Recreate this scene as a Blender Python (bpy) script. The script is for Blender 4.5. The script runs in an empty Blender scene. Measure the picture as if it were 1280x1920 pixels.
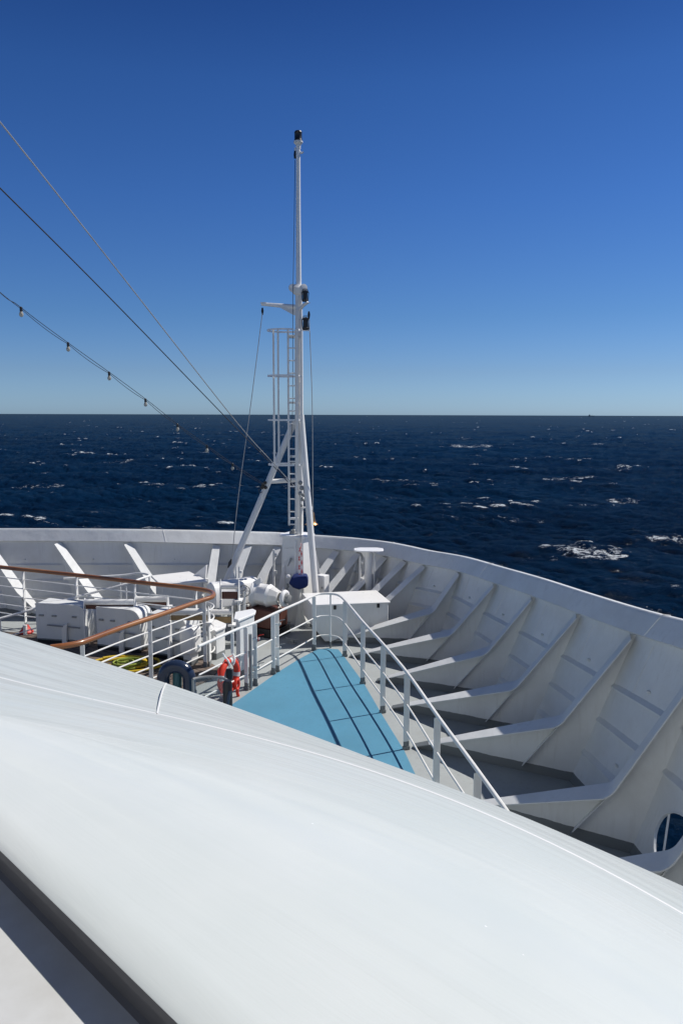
import bpy, bmesh, math, random
import numpy as np
from mathutils import Vector, Matrix
random.seed(4)
SC = bpy.context.scene
COL = SC.collection
V = Vector
R_ = math.radians

# ------------------------------------------------------------------ camera, sky, sun, exposure
F_PX, EYE = 1400.0, 4.8
TILT = math.atan(183 / F_PX)
ROLL = 0.003
cam_d = bpy.data.cameras.new('camera')
cam_d.sensor_fit = 'VERTICAL'
cam_d.sensor_height = 36
cam_d.sensor_width = 24
cam_d.lens = F_PX / 1920 * 36
cam_d.clip_start = 0.02
cam_d.clip_end = 80000
cam = bpy.data.objects.new('camera', cam_d)
COL.objects.link(cam)
cam.matrix_world = Matrix.Translation((0, 0, EYE)) @ Matrix.Rotation(math.pi / 2 - TILT, 4, 'X') @ Matrix.Rotation(ROLL, 4, 'Z')
SC.camera = cam

SUN_AZ, SUN_EL = R_(67), R_(50)
sun_dir = V((math.sin(SUN_AZ) * math.cos(SUN_EL), math.cos(SUN_AZ) * math.cos(SUN_EL), math.sin(SUN_EL)))
W = bpy.data.worlds.new('World')
SC.world = W
W.use_nodes = True
wn, wl = W.node_tree.nodes, W.node_tree.links
sky = wn.new('ShaderNodeTexSky')
sky.sky_type = 'NISHITA'
sky.sun_disc = False
sky.sun_elevation = SUN_EL
sky.sun_rotation = SUN_AZ
sky.altitude = 0
sky.air_density = 1.0
sky.dust_density = 0.3
sky.ozone_density = 4.0
tc = wn.new('ShaderNodeTexCoord')
sz = wn.new('ShaderNodeSeparateXYZ')
wl.new(tc.outputs['Generated'], sz.inputs[0])
rp = wn.new('ShaderNodeValToRGB')
rp.color_ramp.interpolation = 'LINEAR'
SKY_FIX = [(0.0, (0.391, 0.595, 1.0)), (0.009, (0.391, 0.595, 1.0)), (0.055, (0.351, 0.493, 0.778)), (0.125, (0.273, 0.443, 0.702)), (0.26, (0.21, 0.395, 0.701)), (0.381, (0.167, 0.345, 0.636)), (0.485, (0.097, 0.228, 0.485)), (0.62, (.20, .30, .44)), (1.0, (.27, .31, .36))]
el = rp.color_ramp.elements
el[0].position, el[0].color = SKY_FIX[0][0], (*SKY_FIX[0][1], 1)
el[1].position, el[1].color = SKY_FIX[-1][0], (*SKY_FIX[-1][1], 1)
for q_, c_ in SKY_FIX[1:-1]:
    e_ = el.new(q_)
    e_.color = (*c_, 1)
wl.new(sz.outputs[2], rp.inputs[0])
mx = wn.new('ShaderNodeMix')
mx.data_type = 'RGBA'
mx.blend_type = 'MULTIPLY'
mx.inputs[0].default_value = 1.0
wl.new(sky.outputs[0], mx.inputs[6])
wl.new(rp.outputs[0], mx.inputs[7])
bg = wn['Background']
bg.inputs['Strength'].default_value = 0.12
wl.new(mx.outputs[2], bg.inputs['Color'])
sun_l = bpy.data.lights.new('sun', 'SUN')
sun_l.energy = 4.8
sun_l.angle = R_(0.53)
sun_l.color = (1.0, 0.955, 0.89)
sun_o = bpy.data.objects.new('sun', sun_l)
COL.objects.link(sun_o)
sun_o.rotation_euler = sun_dir.to_track_quat('Z', 'Y').to_euler()
sun_o.location = (30, 10, 40)
SC.view_settings.view_transform = 'Standard'
SC.view_settings.look = 'None'
SC.view_settings.exposure = 0.0
SC.view_settings.gamma = 1.0


# ------------------------------------------------------------------ measuring helpers (photo pixel -> point in the place)
def ray(u, v):
    dx, dy = u - 640, v - 960
    dx, dy = dx + dy * ROLL, dy - dx * ROLL
    x, y = dx / F_PX, -dy / F_PX
    return V((x, math.cos(TILT) + y * math.sin(TILT), -math.sin(TILT) + y * math.cos(TILT)))


def at_z(u, v, z=0.0):
    d = ray(u, v)
    return V((0, 0, EYE)) + d * ((z - EYE) / d.z)


def at_y(u, v, y):
    d = ray(u, v)
    return V((0, 0, EYE)) + d * (y / d.y)


def on_plane(u, v, p, q):
    n = V((-(q - p).y, (q - p).x, 0))
    d = ray(u, v)
    o = V((0, 0, EYE))
    return o + d * (n.dot(p - o) / n.dot(d))


# ------------------------------------------------------------------ materials
MATS = {}


def new_mat(name):
    m = bpy.data.materials.new(name)
    m.use_nodes = True
    nt = m.node_tree
    return m, nt, nt.nodes, nt.links, nt.nodes['Principled BSDF']


def mixc(nt, fac, a, b):
    n = nt.nodes.new('ShaderNodeMix')
    n.data_type = 'RGBA'
    for s, val in ((n.inputs[0], fac), (n.inputs[6], a), (n.inputs[7], b)):
        if hasattr(val, 'is_output'):
            nt.links.new(val, s)
        elif isinstance(val, tuple):
            s.default_value = (*val, 1)
        else:
            s.default_value = val
    return n.outputs[2]


def noise(nt, vec, scale, detail=4, rough=0.55, lo=0.35, hi=0.65, dist=0.0):
    n = nt.nodes.new('ShaderNodeTexNoise')
    n.inputs['Scale'].default_value = scale
    n.inputs['Detail'].default_value = detail
    n.inputs['Roughness'].default_value = rough
    n.inputs['Distortion'].default_value = dist
    if vec is not None:
        nt.links.new(vec, n.inputs['Vector'])
    r = nt.nodes.new('ShaderNodeMapRange')
    r.inputs[1].default_value = lo
    r.inputs[2].default_value = hi
    nt.links.new(n.outputs[0], r.inputs[0])
    return r.outputs[0]


def mapping(nt, src, scale=(1, 1, 1), rot=(0, 0, 0)):
    m = nt.nodes.new('ShaderNodeMapping')
    m.inputs['Scale'].default_value = scale
    m.inputs['Rotation'].default_value = rot
    nt.links.new(src, m.inputs['Vector'])
    return m.outputs[0]


def math_n(nt, op, a, b=None, c=None):
    n = nt.nodes.new('ShaderNodeMath')
    n.operation = op
    for i, val in enumerate((a, b, c)):
        if val is None:
            continue
        if hasattr(val, 'is_output'):
            nt.links.new(val, n.inputs[i])
        else:
            n.inputs[i].default_value = val
    return n.outputs[0]


def paint(name, col, rough=0.38, dirt=(0.45, 0.40, 0.33), amount=0.25, skirt=False, bump=0.02, scale=1.5, rust=0.0, metal=0.0):
    m, nt, N, L, P = new_mat(name)
    geo = N.new('ShaderNodeNewGeometry')
    pos = geo.outputs['Position']
    big = noise(nt, pos, scale, 6, 0.6, 0.42, 0.75)
    streak = noise(nt, mapping(nt, pos, (9, 9, 1.1)), 1.6, 5, 0.6, 0.5, 0.8)
    f = math_n(nt, 'MULTIPLY', math_n(nt, 'MAXIMUM', big, streak), amount)
    c = mixc(nt, f, tuple(col), tuple(a * b for a, b in zip(col, dirt)) if max(col) > 0.3 else tuple(min(1, x * 1.6) for x in col))
    if rust > 0:
        rn = noise(nt, mapping(nt, pos, (14, 14, 1.6)), 1.2, 6, 0.7, 0.66, 0.8)
        c = mixc(nt, math_n(nt, 'MULTIPLY', rn, rust), c, (0.32, 0.17, 0.07))
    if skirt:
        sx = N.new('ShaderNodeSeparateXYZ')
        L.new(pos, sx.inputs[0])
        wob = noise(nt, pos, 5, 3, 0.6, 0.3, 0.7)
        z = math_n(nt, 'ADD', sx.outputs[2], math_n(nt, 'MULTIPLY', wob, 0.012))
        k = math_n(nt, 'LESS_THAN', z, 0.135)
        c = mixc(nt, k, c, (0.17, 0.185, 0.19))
    L.new(c, P.inputs['Base Color'])
    P.inputs['Metallic'].default_value = metal
    rr = noise(nt, pos, 7, 4, 0.6, 0.2, 0.8)
    mr = N.new('ShaderNodeMapRange')
    mr.inputs[3].default_value = rough - 0.07
    mr.inputs[4].default_value = rough + 0.12
    L.new(rr, mr.inputs[0])
    L.new(mr.outputs[0], P.inputs['Roughness'])
    if bump:
        b = N.new('ShaderNodeBump')
        b.inputs['Strength'].default_value = 0.35
        b.inputs['Distance'].default_value = bump
        bn = noise(nt, pos, 2.2, 5, 0.55, 0, 1)
        L.new(bn, b.inputs['Height'])
        L.new(b.outputs[0], P.inputs['Normal'])
    MATS[name] = m
    return m


WHITE = paint('white_marine_paint', (0.80, 0.80, 0.78), 0.36, amount=0.22, rust=0.10)
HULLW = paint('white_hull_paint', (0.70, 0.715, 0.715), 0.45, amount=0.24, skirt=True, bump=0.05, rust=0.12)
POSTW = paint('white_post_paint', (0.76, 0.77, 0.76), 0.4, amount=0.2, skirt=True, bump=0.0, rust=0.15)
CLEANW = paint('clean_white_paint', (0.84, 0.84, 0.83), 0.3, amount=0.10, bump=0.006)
DECKG = paint('grey_deck_paint', (0.36, 0.385, 0.385), 0.6, amount=0.35, bump=0.004, scale=0.8, rust=0.05)
BLUE = paint('blue_deck_paint', (0.085, 0.265, 0.395), 0.6, amount=0.3, bump=0.004, scale=0.9)
GREYM = paint('dull_grey_metal', (0.30, 0.31, 0.31), 0.45, amount=0.3, bump=0.0, metal=0.3)
BLACK = paint('black_lamp_housing', (0.012, 0.012, 0.014), 0.35, amount=0.4, bump=0.0)
DARKR = paint('dark_rope', (0.06, 0.055, 0.05), 0.9, amount=0.3, bump=0.0)
WIRE = paint('galvanised_wire', (0.42, 0.42, 0.41), 0.5, amount=0.3, bump=0.0, metal=0.5)
CABLE = paint('black_cable', (0.02, 0.022, 0.028), 0.6, amount=0.2, bump=0.0)
NAVY = paint('navy_canvas', (0.004, 0.018, 0.105), 0.85, amount=0.3, bump=0.03, scale=6)
RED = paint('red_paint', (0.55, 0.03, 0.02), 0.5, amount=0.2, bump=0.0)
BUOY = paint('orange_red_buoy', (0.72, 0.045, 0.018), 0.55, dirt=(0.6, 0.5, 0.5), amount=0.35, bump=0.004, scale=9)
YEL = paint('yellow_hose_rubber', (0.62, 0.43, 0.02), 0.5, amount=0.3, bump=0.0)
GREEN = paint('olive_rope', (0.22, 0.27, 0.04), 0.8, amount=0.5, bump=0.0, scale=12)
MAHOG = paint('mahogany_board', (0.09, 0.028, 0.018), 0.5, amount=0.5, bump=0.0, scale=4)
TANB = paint('tan_board', (0.30, 0.20, 0.09), 0.6, amount=0.4, bump=0.0, scale=4)
RUBBER = paint('dark_blue_glossy_duct', (0.018, 0.030, 0.062), 0.16, amount=0.3, bump=0.006, scale=3)
TEAL = paint('teal_liner', (0.03, 0.10, 0.12), 0.5, amount=0.4, bump=0.0, scale=5)
BRASS = paint('weathered_brass', (0.42, 0.22, 0.09), 0.32, amount=0.4, bump=0.0, scale=12, metal=0.9)
SHIPG = paint('distant_ship_grey', (0.12, 0.14, 0.17), 0.8, amount=0.2, bump=0.0)
REFL = paint('reflective_tape', (0.62, 0.62, 0.60), 0.35, amount=0.2, bump=0.0)
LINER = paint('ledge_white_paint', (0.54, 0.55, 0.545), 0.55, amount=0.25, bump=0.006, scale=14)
LIPG = paint('shade_grey_lip', (0.10, 0.10, 0.105), 0.6, amount=0.3, bump=0.0, scale=12)  # dark grey puts the shade of the parapet's lip and inner wall into the colour


def wood_mat():
    m, nt, N, L, P = new_mat('varnished_teak')
    uv = N.new('ShaderNodeUVMap')
    g = noise(nt, mapping(nt, uv.outputs[0], (1.2, 26, 1)), 2.0, 6, 0.65, 0.3, 0.7, 0.4)
    b = noise(nt, mapping(nt, uv.outputs[0], (0.9, 3, 1)), 1.0, 3, 0.5, 0.35, 0.65)
    c = mixc(nt, g, (0.30, 0.10, 0.024), (0.11, 0.030, 0.010))
    c = mixc(nt, math_n(nt, 'MULTIPLY', b, 0.6), c, (0.42, 0.19, 0.06))
    L.new(c, P.inputs['Base Color'])
    P.inputs['Roughness'].default_value = 0.33
    P.inputs['Coat Weight'].default_value = 0.4
    P.inputs['Coat Roughness'].default_value = 0.15
    return m


TEAK = wood_mat()


def plank_mat():
    m, nt, N, L, P = new_mat('weathered_plank_deck')
    geo = N.new('ShaderNodeNewGeometry')
    mp = mapping(nt, geo.outputs['Position'], (1, 1, 1), (0, 0, R_(38)))
    sx = N.new('ShaderNodeSeparateXYZ')
    L.new(mp, sx.inputs[0])
    fr = math_n(nt, 'FRACT', math_n(nt, 'MULTIPLY', sx.outputs[1], 7.0))
    seam = math_n(nt, 'LESS_THAN', fr, 0.12)
    grain = noise(nt, mapping(nt, mp, (1.5, 22, 1)), 1.5, 5, 0.6, 0.3, 0.7)
    c = mixc(nt, grain, (0.20, 0.155, 0.125), (0.095, 0.07, 0.058))
    c = mixc(nt, seam, c, (0.02, 0.018, 0.016))
    L.new(c, P.inputs['Base Color'])
    P.inputs['Roughness'].default_value = 0.75
    return m


PLANK = plank_mat()


def glass_mat():
    m, nt, N, L, P = new_mat('clear_acrylic')
    P.inputs['Base Color'].default_value = (0.86, 0.90, 0.90, 1)
    P.inputs['Roughness'].default_value = 0.06
    P.inputs['Transmission Weight'].default_value = 0.92
    P.inputs['IOR'].default_value = 1.08
    return m


GLASS = glass_mat()
mb_, nt_, N_, L_, P_ = new_mat('pearl_bulb_glass')
P_.inputs['Base Color'].default_value = (0.55, 0.52, 0.44, 1)
P_.inputs['Roughness'].default_value = 0.12
P_.inputs['Transmission Weight'].default_value = 0.35
BULB = mb_


# ------------------------------------------------------------------ mesh helpers
class MB:
    def __init__(s):
        s.v, s.f, s.uv = [], [], {}

    def add(s, vs, fs, uvs=None):
        o = len(s.v)
        s.v += [tuple(p) for p in vs]
        for i, f in enumerate(fs):
            if uvs:
                s.uv[len(s.f)] = [uvs[k] for k in f]
            s.f.append(tuple(o + k for k in f))
        return s

    def box(s, c, size, rz=0.0, M=None):
        hx, hy, hz = [a / 2 for a in size]
        vs = [V((x, y, z)) for z in (-hz, hz) for x, y in ((-hx, -hy), (hx, -hy), (hx, hy), (-hx, hy))]
        T = M if M is not None else Matrix.Translation(c) @ Matrix.Rotation(rz, 4, 'Z')
        return s.add([T @ p for p in vs], [(0, 3, 2, 1), (4, 5, 6, 7), (0, 1, 5, 4), (1, 2, 6, 5), (2, 3, 7, 6), (3, 0, 4, 7)])

    def prism(s, poly, off):
        """closed polygon (list of 3D points) extruded by the vector off"""
        off = V(off)
        n = len(poly)
        a = [V(p) for p in poly]
        vs = [p - off / 2 for p in a] + [p + off / 2 for p in a]
        fs = [tuple(range(n))[::-1], tuple(range(n, 2 * n))]
        fs += [(i, (i + 1) % n, (i + 1) % n + n, i + n) for i in range(n)]
        return s.add(vs, fs)

    def tube(s, pts, r, n=10, caps=True, closed=False):
        pts = [V(p) for p in pts]
        m = len(pts)
        rs = r if isinstance(r, (list, tuple)) else [r] * m
        tang = []
        for i in range(m):
            if closed:
                t = pts[(i + 1) % m] - pts[i - 1]
            else:
                t = pts[min(i + 1, m - 1)] - pts[max(i - 1, 0)]
            tang.append(t.normalized() if t.length > 1e-9 else V((0, 0, 1)))
        up = V((0, 0, 1)) if abs(tang[0].z) < 0.95 else V((1, 0, 0))
        nrm = (up - tang[0] * up.dot(tang[0])).normalized()
        vs, uvs, L = [], [], 0.0
        for i in range(m):
            if i:
                q = tang[i - 1].rotation_difference(tang[i])
                nrm = (q @ nrm)
                nrm = (nrm - tang[i] * nrm.dot(tang[i])).normalized()
                L += (pts[i] - pts[i - 1]).length
            bn = tang[i].cross(nrm)
            for k in range(n):
                a = 2 * math.pi * k / n
                vs.append(pts[i] + (nrm * math.cos(a) + bn * math.sin(a)) * rs[i])
                uvs.append((L, k / n))
        fs = []
        for i in range(m if closed else m - 1):
            j = (i + 1) % m
            for k in range(n):
                k2 = (k + 1) % n
                fs.append((i * n + k, i * n + k2, j * n + k2, j * n + k))
        if caps and not closed:
            fs.append(tuple(range(n))[::-1])
            fs.append(tuple((m - 1) * n + k for k in range(n)))
        return s.add(vs, fs, uvs)

    def lathe(s, prof, c, axis=(0, 0, 1), n=20):
        """profile of (radius, height) spun about an axis through c"""
        ax = V(axis).normalized()
        a0 = ax.orthogonal().normalized()
        b0 = ax.cross(a0)
        c = V(c)
        vs, fs = [], []
        for (r, h) in prof:
            for k in range(n):
                a = 2 * math.pi * k / n
                vs.append(c + ax * h + (a0 * math.cos(a) + b0 * math.sin(a)) * r)
        for i in range(len(prof) - 1):
            for k in range(n):
                k2 = (k + 1) % n
                fs.append((i * n + k, i * n + k2, (i + 1) * n + k2, (i + 1) * n + k))
        fs.append(tuple(range(n))[::-1])
        fs.append(tuple((len(prof) - 1) * n + k for k in range(n)))
        return s.add(vs, fs)

    def grid(s, rows, uvs=None):
        n = len(rows[0])
        vs = [p for r in rows for p in r]
        u = [q for r in uvs for q in r] if uvs else None
        fs = [(i * n + k, i * n + k + 1, (i + 1) * n + k + 1, (i + 1) * n + k) for i in range(len(rows) - 1) for k in range(n - 1)]
        return s.add(vs, fs, u)

    def build(s, name, mat, parent=None, bevel=0.0, smooth=True, fix=True, seg=2):
        me = bpy.data.meshes.new(name)
        me.from_pydata(s.v, [], s.f)
        if s.uv:
            ul = me.uv_layers.new(name='UVMap')
            for p in me.polygons:
                q = s.uv.get(p.index)
                if q:
                    for li, t in zip(p.loop_indices, q):
                        ul.data[li].uv = t
        if fix:
            bm = bmesh.new()
            bm.from_mesh(me)
            bmesh.ops.recalc_face_normals(bm, faces=bm.faces)
            bm.to_mesh(me)
            bm.free()
        if smooth:
            me.polygons.foreach_set('use_smooth', [True] * len(me.polygons))
            me.set_sharp_from_angle(angle=R_(35))
        me.materials.append(mat)
        o = bpy.data.objects.new(name, me)
        COL.objects.link(o)
        if parent is not None:
            o.parent = parent
            o.matrix_parent_inverse = Matrix.Translation(parent['_w']).inverted() if '_w' in parent.keys() else Matrix()
        if bevel:
            b = o.modifiers.new('bevel', 'BEVEL')
            b.width = bevel
            b.segments = seg
            b.limit_method = 'ANGLE'
            b.angle_limit = R_(40)
        return o


ROOTS = []


def tag(o, label, cat, group=None, kind=None):
    if label:
        o['label'] = label
    if cat:
        o['category'] = cat
    if group:
        o['group'] = group
    if kind:
        o['kind'] = kind
    return o


def thing(name, loc, label, cat, group=None):
    o = bpy.data.objects.new(name, None)
    COL.objects.link(o)
    o.location = V(loc)
    o.empty_display_size = 0.1
    o['_w'] = [float(x) for x in V(loc)]
    ROOTS.append(o)
    return tag(o, label, cat, group)


def smooth_path(pts, sub=8):
    pts = [V(p) for p in pts]
    out = []
    for i in range(len(pts) - 1):
        p0, p1, p2, p3 = pts[max(i - 1, 0)], pts[i], pts[i + 1], pts[min(i + 2, len(pts) - 1)]
        for k in range(sub):
            t = k / sub
            out.append(0.5 * ((2 * p1) + (p2 - p0) * t + (2 * p0 - 5 * p1 + 4 * p2 - p3) * t * t + (3 * p1 - p0 - 3 * p2 + p3) * t ** 3))
    out.append(pts[-1])
    return out


def fillet(pts, rad, n=6):
    pts = [V(p) for p in pts]
    out = [pts[0]]
    for i in range(1, len(pts) - 1):
        a, b, c = pts[i - 1], pts[i], pts[i + 1]
        d1, d2 = (a - b), (c - b)
        r = min(rad, d1.length * 0.45, d2.length * 0.45)
        p, q = b + d1.normalized() * r, b + d2.normalized() * r
        for k in range(n + 1):
            t = k / n
            out.append(p * (1 - t) ** 2 + b * 2 * t * (1 - t) + q * t * t)
    out.append(pts[-1])
    return out


def sag(a, b, drop, n=24):
    a, b = V(a), V(b)
    return [a.lerp(b, i / n) - V((0, 0, drop * 4 * (i / n) * (1 - i / n))) for i in range(n + 1)]


# ------------------------------------------------------------------ sea
SEA = -9.5


def build_sea():
    h = EYE - SEA
    fpx = 746.0
    ks = np.concatenate([np.arange(0.45, 40, 0.3), np.arange(40, 235, 0.42), np.geomspace(236, 2300, 190)])
    rad = h * fpx / ks
    az = np.concatenate([np.linspace(-80, -33, 140, endpoint=False), np.linspace(-33, 33, 820, endpoint=False), np.linspace(33, 80, 170)])
    az = np.radians(az)
    Rr, A = np.meshgrid(rad, az, indexing='ij')
    X, Y = Rr * np.sin(A), Rr * np.cos(A)
    rng = np.random.default_rng(11)

    def tile(N, Ls, wind, lam_lo, lam_hi, hs_, wdir):
        k1 = 2 * np.pi * np.fft.fftfreq(N, Ls / N)
        KX, KY = np.meshgrid(k1, k1, indexing='ij')
        K = np.hypot(KX, KY)
        K[0, 0] = 1e9
        g = 9.81
        Lw = wind ** 2 / g
        c = (KX * math.cos(wdir) + KY * math.sin(wdir)) / K
        Ph = np.exp(-1 / (K * Lw) ** 2) / K ** 4 * (np.abs(c) ** 2.2 * np.where(c < 0, 0.25, 1) + 0.03)
        lam = 2 * np.pi / K
        Ph *= (lam > lam_lo) * (lam < lam_hi)
        a = (rng.normal(size=(N, N)) + 1j * rng.normal(size=(N, N))) * np.sqrt(Ph)
        Hh = np.fft.ifft2(a)
        s = hs_ / 4 / np.std(Hh.real)
        dx = np.fft.ifft2(a * -1j * KX / K).real * s
        dy = np.fft.ifft2(a * -1j * KY / K).real * s
        return Hh.real * s, dx, dy, Ls / N, N

    def samp(F, x, y, d, N):
        fx, fy = x / d, y / d
        ix, iy = np.floor(fx).astype(int), np.floor(fy).astype(int)
        tx, ty = fx - ix, fy - iy
        tx, ty = tx * tx * (3 - 2 * tx), ty * ty * (3 - 2 * ty)
        ix0, iy0, ix1, iy1 = ix % N, iy % N, (ix + 1) % N, (iy + 1) % N
        return (F[ix0, iy0] * (1 - tx) * (1 - ty) + F[ix1, iy0] * tx * (1 - ty) + F[ix0, iy1] * (1 - tx) * ty + F[ix1, iy1] * tx * ty)

    Z = np.zeros_like(X)
    DX = np.zeros_like(X)
    DY = np.zeros_like(X)
    wd = R_(250)
    crest = np.zeros_like(X)
    for (N, Ls, lo, hi, hs_, rot, ch, far) in ((512, 331, 5, 45, 1.35, 0.0, 1.0, 30000), (512, 113, 1.3, 5, 0.62, 0.5, 1.1, 14000), (256, 23.7, 0.3, 1.6, 0.16, -0.7, 1.0, 2500)):
        H, hx, hy, d, N = tile(N, Ls, 9.5, lo, hi, hs_, wd - rot)
        cr, sr = math.cos(rot), math.sin(rot)
        xr, yr = X * cr + Y * sr, -X * sr + Y * cr
        fade = 1 / (1 + (Rr / far) ** 2)
        s_ = samp(H, xr, yr, d, N)
        Z += s_ * fade
        ddx, ddy = samp(hx, xr, yr, d, N), samp(hy, xr, yr, d, N)
        DX += (ddx * cr - ddy * sr) * ch * fade
        DY += (ddx * sr + ddy * cr) * ch * fade
        if N == 512:
            crest += s_ / hs_ * 4 * (0.62 if hs_ > .6 else 0.55)
    foam = np.clip((crest - 1.6) / 0.9, 0, 1) * 0.85
    # breaking crests seen in the photograph: pixel centre, half length (m), half depth (m), turn
    for (u, v, a_, b_, t_, st) in ((1100, 1042, 3.6, 4.2, 0.0, 1.0), (885, 836, 9, 9, 0.05, 1.0), (868, 823, 5, 7, 0.1, .8), (1060, 898, 6, 3.0, 0, 1.0), (75, 909, 5, 3, 0, .9), (220, 864, 5, 6, .1, .9), (1165, 936, 2.6, 3, .2, 1.0),
                               (1120, 952, 3.5, 2.2, .1, .7), (1262, 1014, 3, 2.2, 0, 1.0), (1190, 1150, 2.6, 1.6, -.4, .9), (1030, 1050, 3.4, 1.5, .2, .7), (1155, 881, 4, 4, 0, .7), (970, 972, 4, 2, .1, .6), (860, 970, 4, 2, 0, .5),
                               (345, 935, 7, 3, 0, .5), (730, 930, 3, 3, 0, .6), (60, 800, 8, 14, 0, .7), (430, 935, 5, 2, 0, .5), (1275, 1035, 2, 1.4, 0, .8), (590, 818, 8, 8, 0, .6), (150, 995, 4, 1.6, 0, .5), (805, 985, 3, 1.5, 0, .45)):
        c = at_z(u, v, SEA)
        ex, ey = X + DX - c.x, Y + DY - c.y
        q = ((ex * math.cos(t_) + ey * math.sin(t_)) / a_) ** 2 + ((-ex * math.sin(t_) + ey * math.cos(t_)) / b_) ** 2
        ringq = np.exp(-((np.sqrt(q) - 0.85) / 0.35) ** 2) * (ey < 0.4 * b_) * 0.72 + np.exp(-q * 2.2) * 0.6
        foam = np.maximum(foam, (np.exp(-q) if a_ < 1 else ringq) * st * 0.92)
        if a_ < 5 and st >= .9:
            Z += 0.45 * np.exp(-q * 1.6)
    nr, nc = X.shape
    co = np.empty((nr * nc, 3), np.float32)
    co[:, 0] = (X + DX).ravel()
    co[:, 1] = (Y + DY).ravel()
    co[:, 2] = (Z + SEA).ravel()
    i = np.arange(nr - 1)[:, None] * nc + np.arange(nc - 1)[None, :]
    faces = np.stack([i, i + 1, i + nc + 1, i + nc], -1).reshape(-1, 4)[:, ::-1].astype(np.int32)
    me = bpy.data.meshes.new('sea')
    me.vertices.add(nr * nc)
    me.vertices.foreach_set('co', co.ravel())
    nf = len(faces)
    me.loops.add(nf * 4)
    me.loops.foreach_set('vertex_index', faces.ravel())
    me.polygons.add(nf)
    me.polygons.foreach_set('loop_start', np.arange(0, nf * 4, 4, dtype=np.int32))
    me.polygons.foreach_set('loop_total', np.full(nf, 4, np.int32))
    me.polygons.foreach_set('use_smooth', np.ones(nf, bool))
    at = me.attributes.new('foam', 'FLOAT', 'POINT')
    at.data.foreach_set('value', foam.astype(np.float32).ravel())
    me.update(calc_edges=True)
    m, nt, N, L, P = new_mat('open_sea_water')
    geo = N.new('ShaderNodeNewGeometry')
    pos = geo.outputs['Position']
    a = N.new('ShaderNodeAttribute')
    a.attribute_name = 'foam'
    lace = noise(nt, mapping(nt, pos, (0.55, 1.1, 1)), 1.3, 9, 0.72, 0.36, 0.68, 1.2)
    fine = noise(nt, mapping(nt, pos, (1, 1.5, 1)), 6, 5, 0.7, 0.35, 0.65)
    k = math_n(nt, 'ADD', a.outputs['Fac'], math_n(nt, 'MULTIPLY', math_n(nt, 'SUBTRACT', lace, 0.92), 1.05))
    k = math_n(nt, 'ADD', k, math_n(nt, 'MULTIPLY', math_n(nt, 'SUBTRACT', fine, 0.5), 0.25))
    mr = N.new('ShaderNodeMapRange')
    mr.inputs[1].default_value = 0.22
    mr.inputs[2].default_value = 0.55
    L.new(k, mr.inputs[0])
    # thin scattered flecks of old foam
    fl = noise(nt, mapping(nt, pos, (0.16, 0.06, 1)), 1.0, 10, 0.78, 0.665, 0.70, 0.3)
    fm = math_n(nt, 'MAXIMUM', mr.outputs[0], math_n(nt, 'MULTIPLY', fl, 0.65))
    tint = noise(nt, mapping(nt, pos, (0.012, 0.02, 1)), 1.0, 5, 0.6, 0.35, 0.65)
    base = mixc(nt, tint, (0.0010, 0.0085, 0.026), (0.0016, 0.0150, 0.042))
    L.new(mixc(nt, fm, base, (0.72, 0.76, 0.78)), P.inputs['Base Color'])
    rg = N.new('ShaderNodeMapRange')
    rg.inputs[3].default_value = 0.13
    rg.inputs[4].default_value = 0.9
    L.new(fm, rg.inputs[0])
    L.new(rg.outputs[0], P.inputs['Roughness'])
    P.inputs['Specular IOR Level'].default_value = 0.0
    n1 = noise(nt, mapping(nt, pos, (0.8, 1.25, 1), (0, 0, 0.2)), 2.0, 9, 0.72, 0, 1)
    b = N.new('ShaderNodeBump')
    b.inputs['Strength'].default_value = 1.0
    b.inputs['Distance'].default_value = 0.33
    L.new(n1, b.inputs['Height'])
    L.new(b.outputs[0], P.inputs['Normal'])
    # wind-roughened water never reaches the full mirror of a flat sheet at low angles
    fr = N.new('ShaderNodeFresnel')
    fr.inputs['IOR'].default_value = 1.333
    L.new(b.outputs[0], fr.inputs['Normal'])
    gl = N.new('ShaderNodeBsdfGlossy')
    gl.inputs['Roughness'].default_value = 0.10
    L.new(b.outputs[0], gl.inputs['Normal'])
    fac = math_n(nt, 'MINIMUM', math_n(nt, 'MULTIPLY', math_n(nt, 'POWER', fr.outputs[0], 1.6), 0.62), 0.17)
    fac = math_n(nt, 'MULTIPLY', fac, math_n(nt, 'SUBTRACT', 1.0, fm))
    ms = N.new('ShaderNodeMixShader')
    L.new(fac, ms.inputs[0])
    L.new(P.outputs[0], ms.inputs[1])
    L.new(gl.outputs[0], ms.inputs[2])
    L.new(ms.outputs[0], N['Material Output'].inputs['Surface'])
    me.materials.append(m)
    o = bpy.data.objects.new('sea', me)
    COL.objects.link(o)
    o['kind'] = 'structure'
    return o


build_sea()

# ------------------------------------------------------------------ hull frames: measured ones, then the bow and the port side
FR = []   # dicts with A (toe), K (knee), R (rim), C (plating foot)


def frame_from(A, d, sK, zK, sR, zR, sC):
    d = V((d[0], d[1], 0)).normalized()
    return dict(A=V((A.x, A.y, 0)), d=d, K=V((A.x, A.y, 0)) + d * sK + V((0, 0, zK)), R=V((A.x, A.y, 0)) + d * sR + V((0, 0, zR)), C=V((A.x, A.y, 0)) + d * sC, z=zR)


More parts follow.
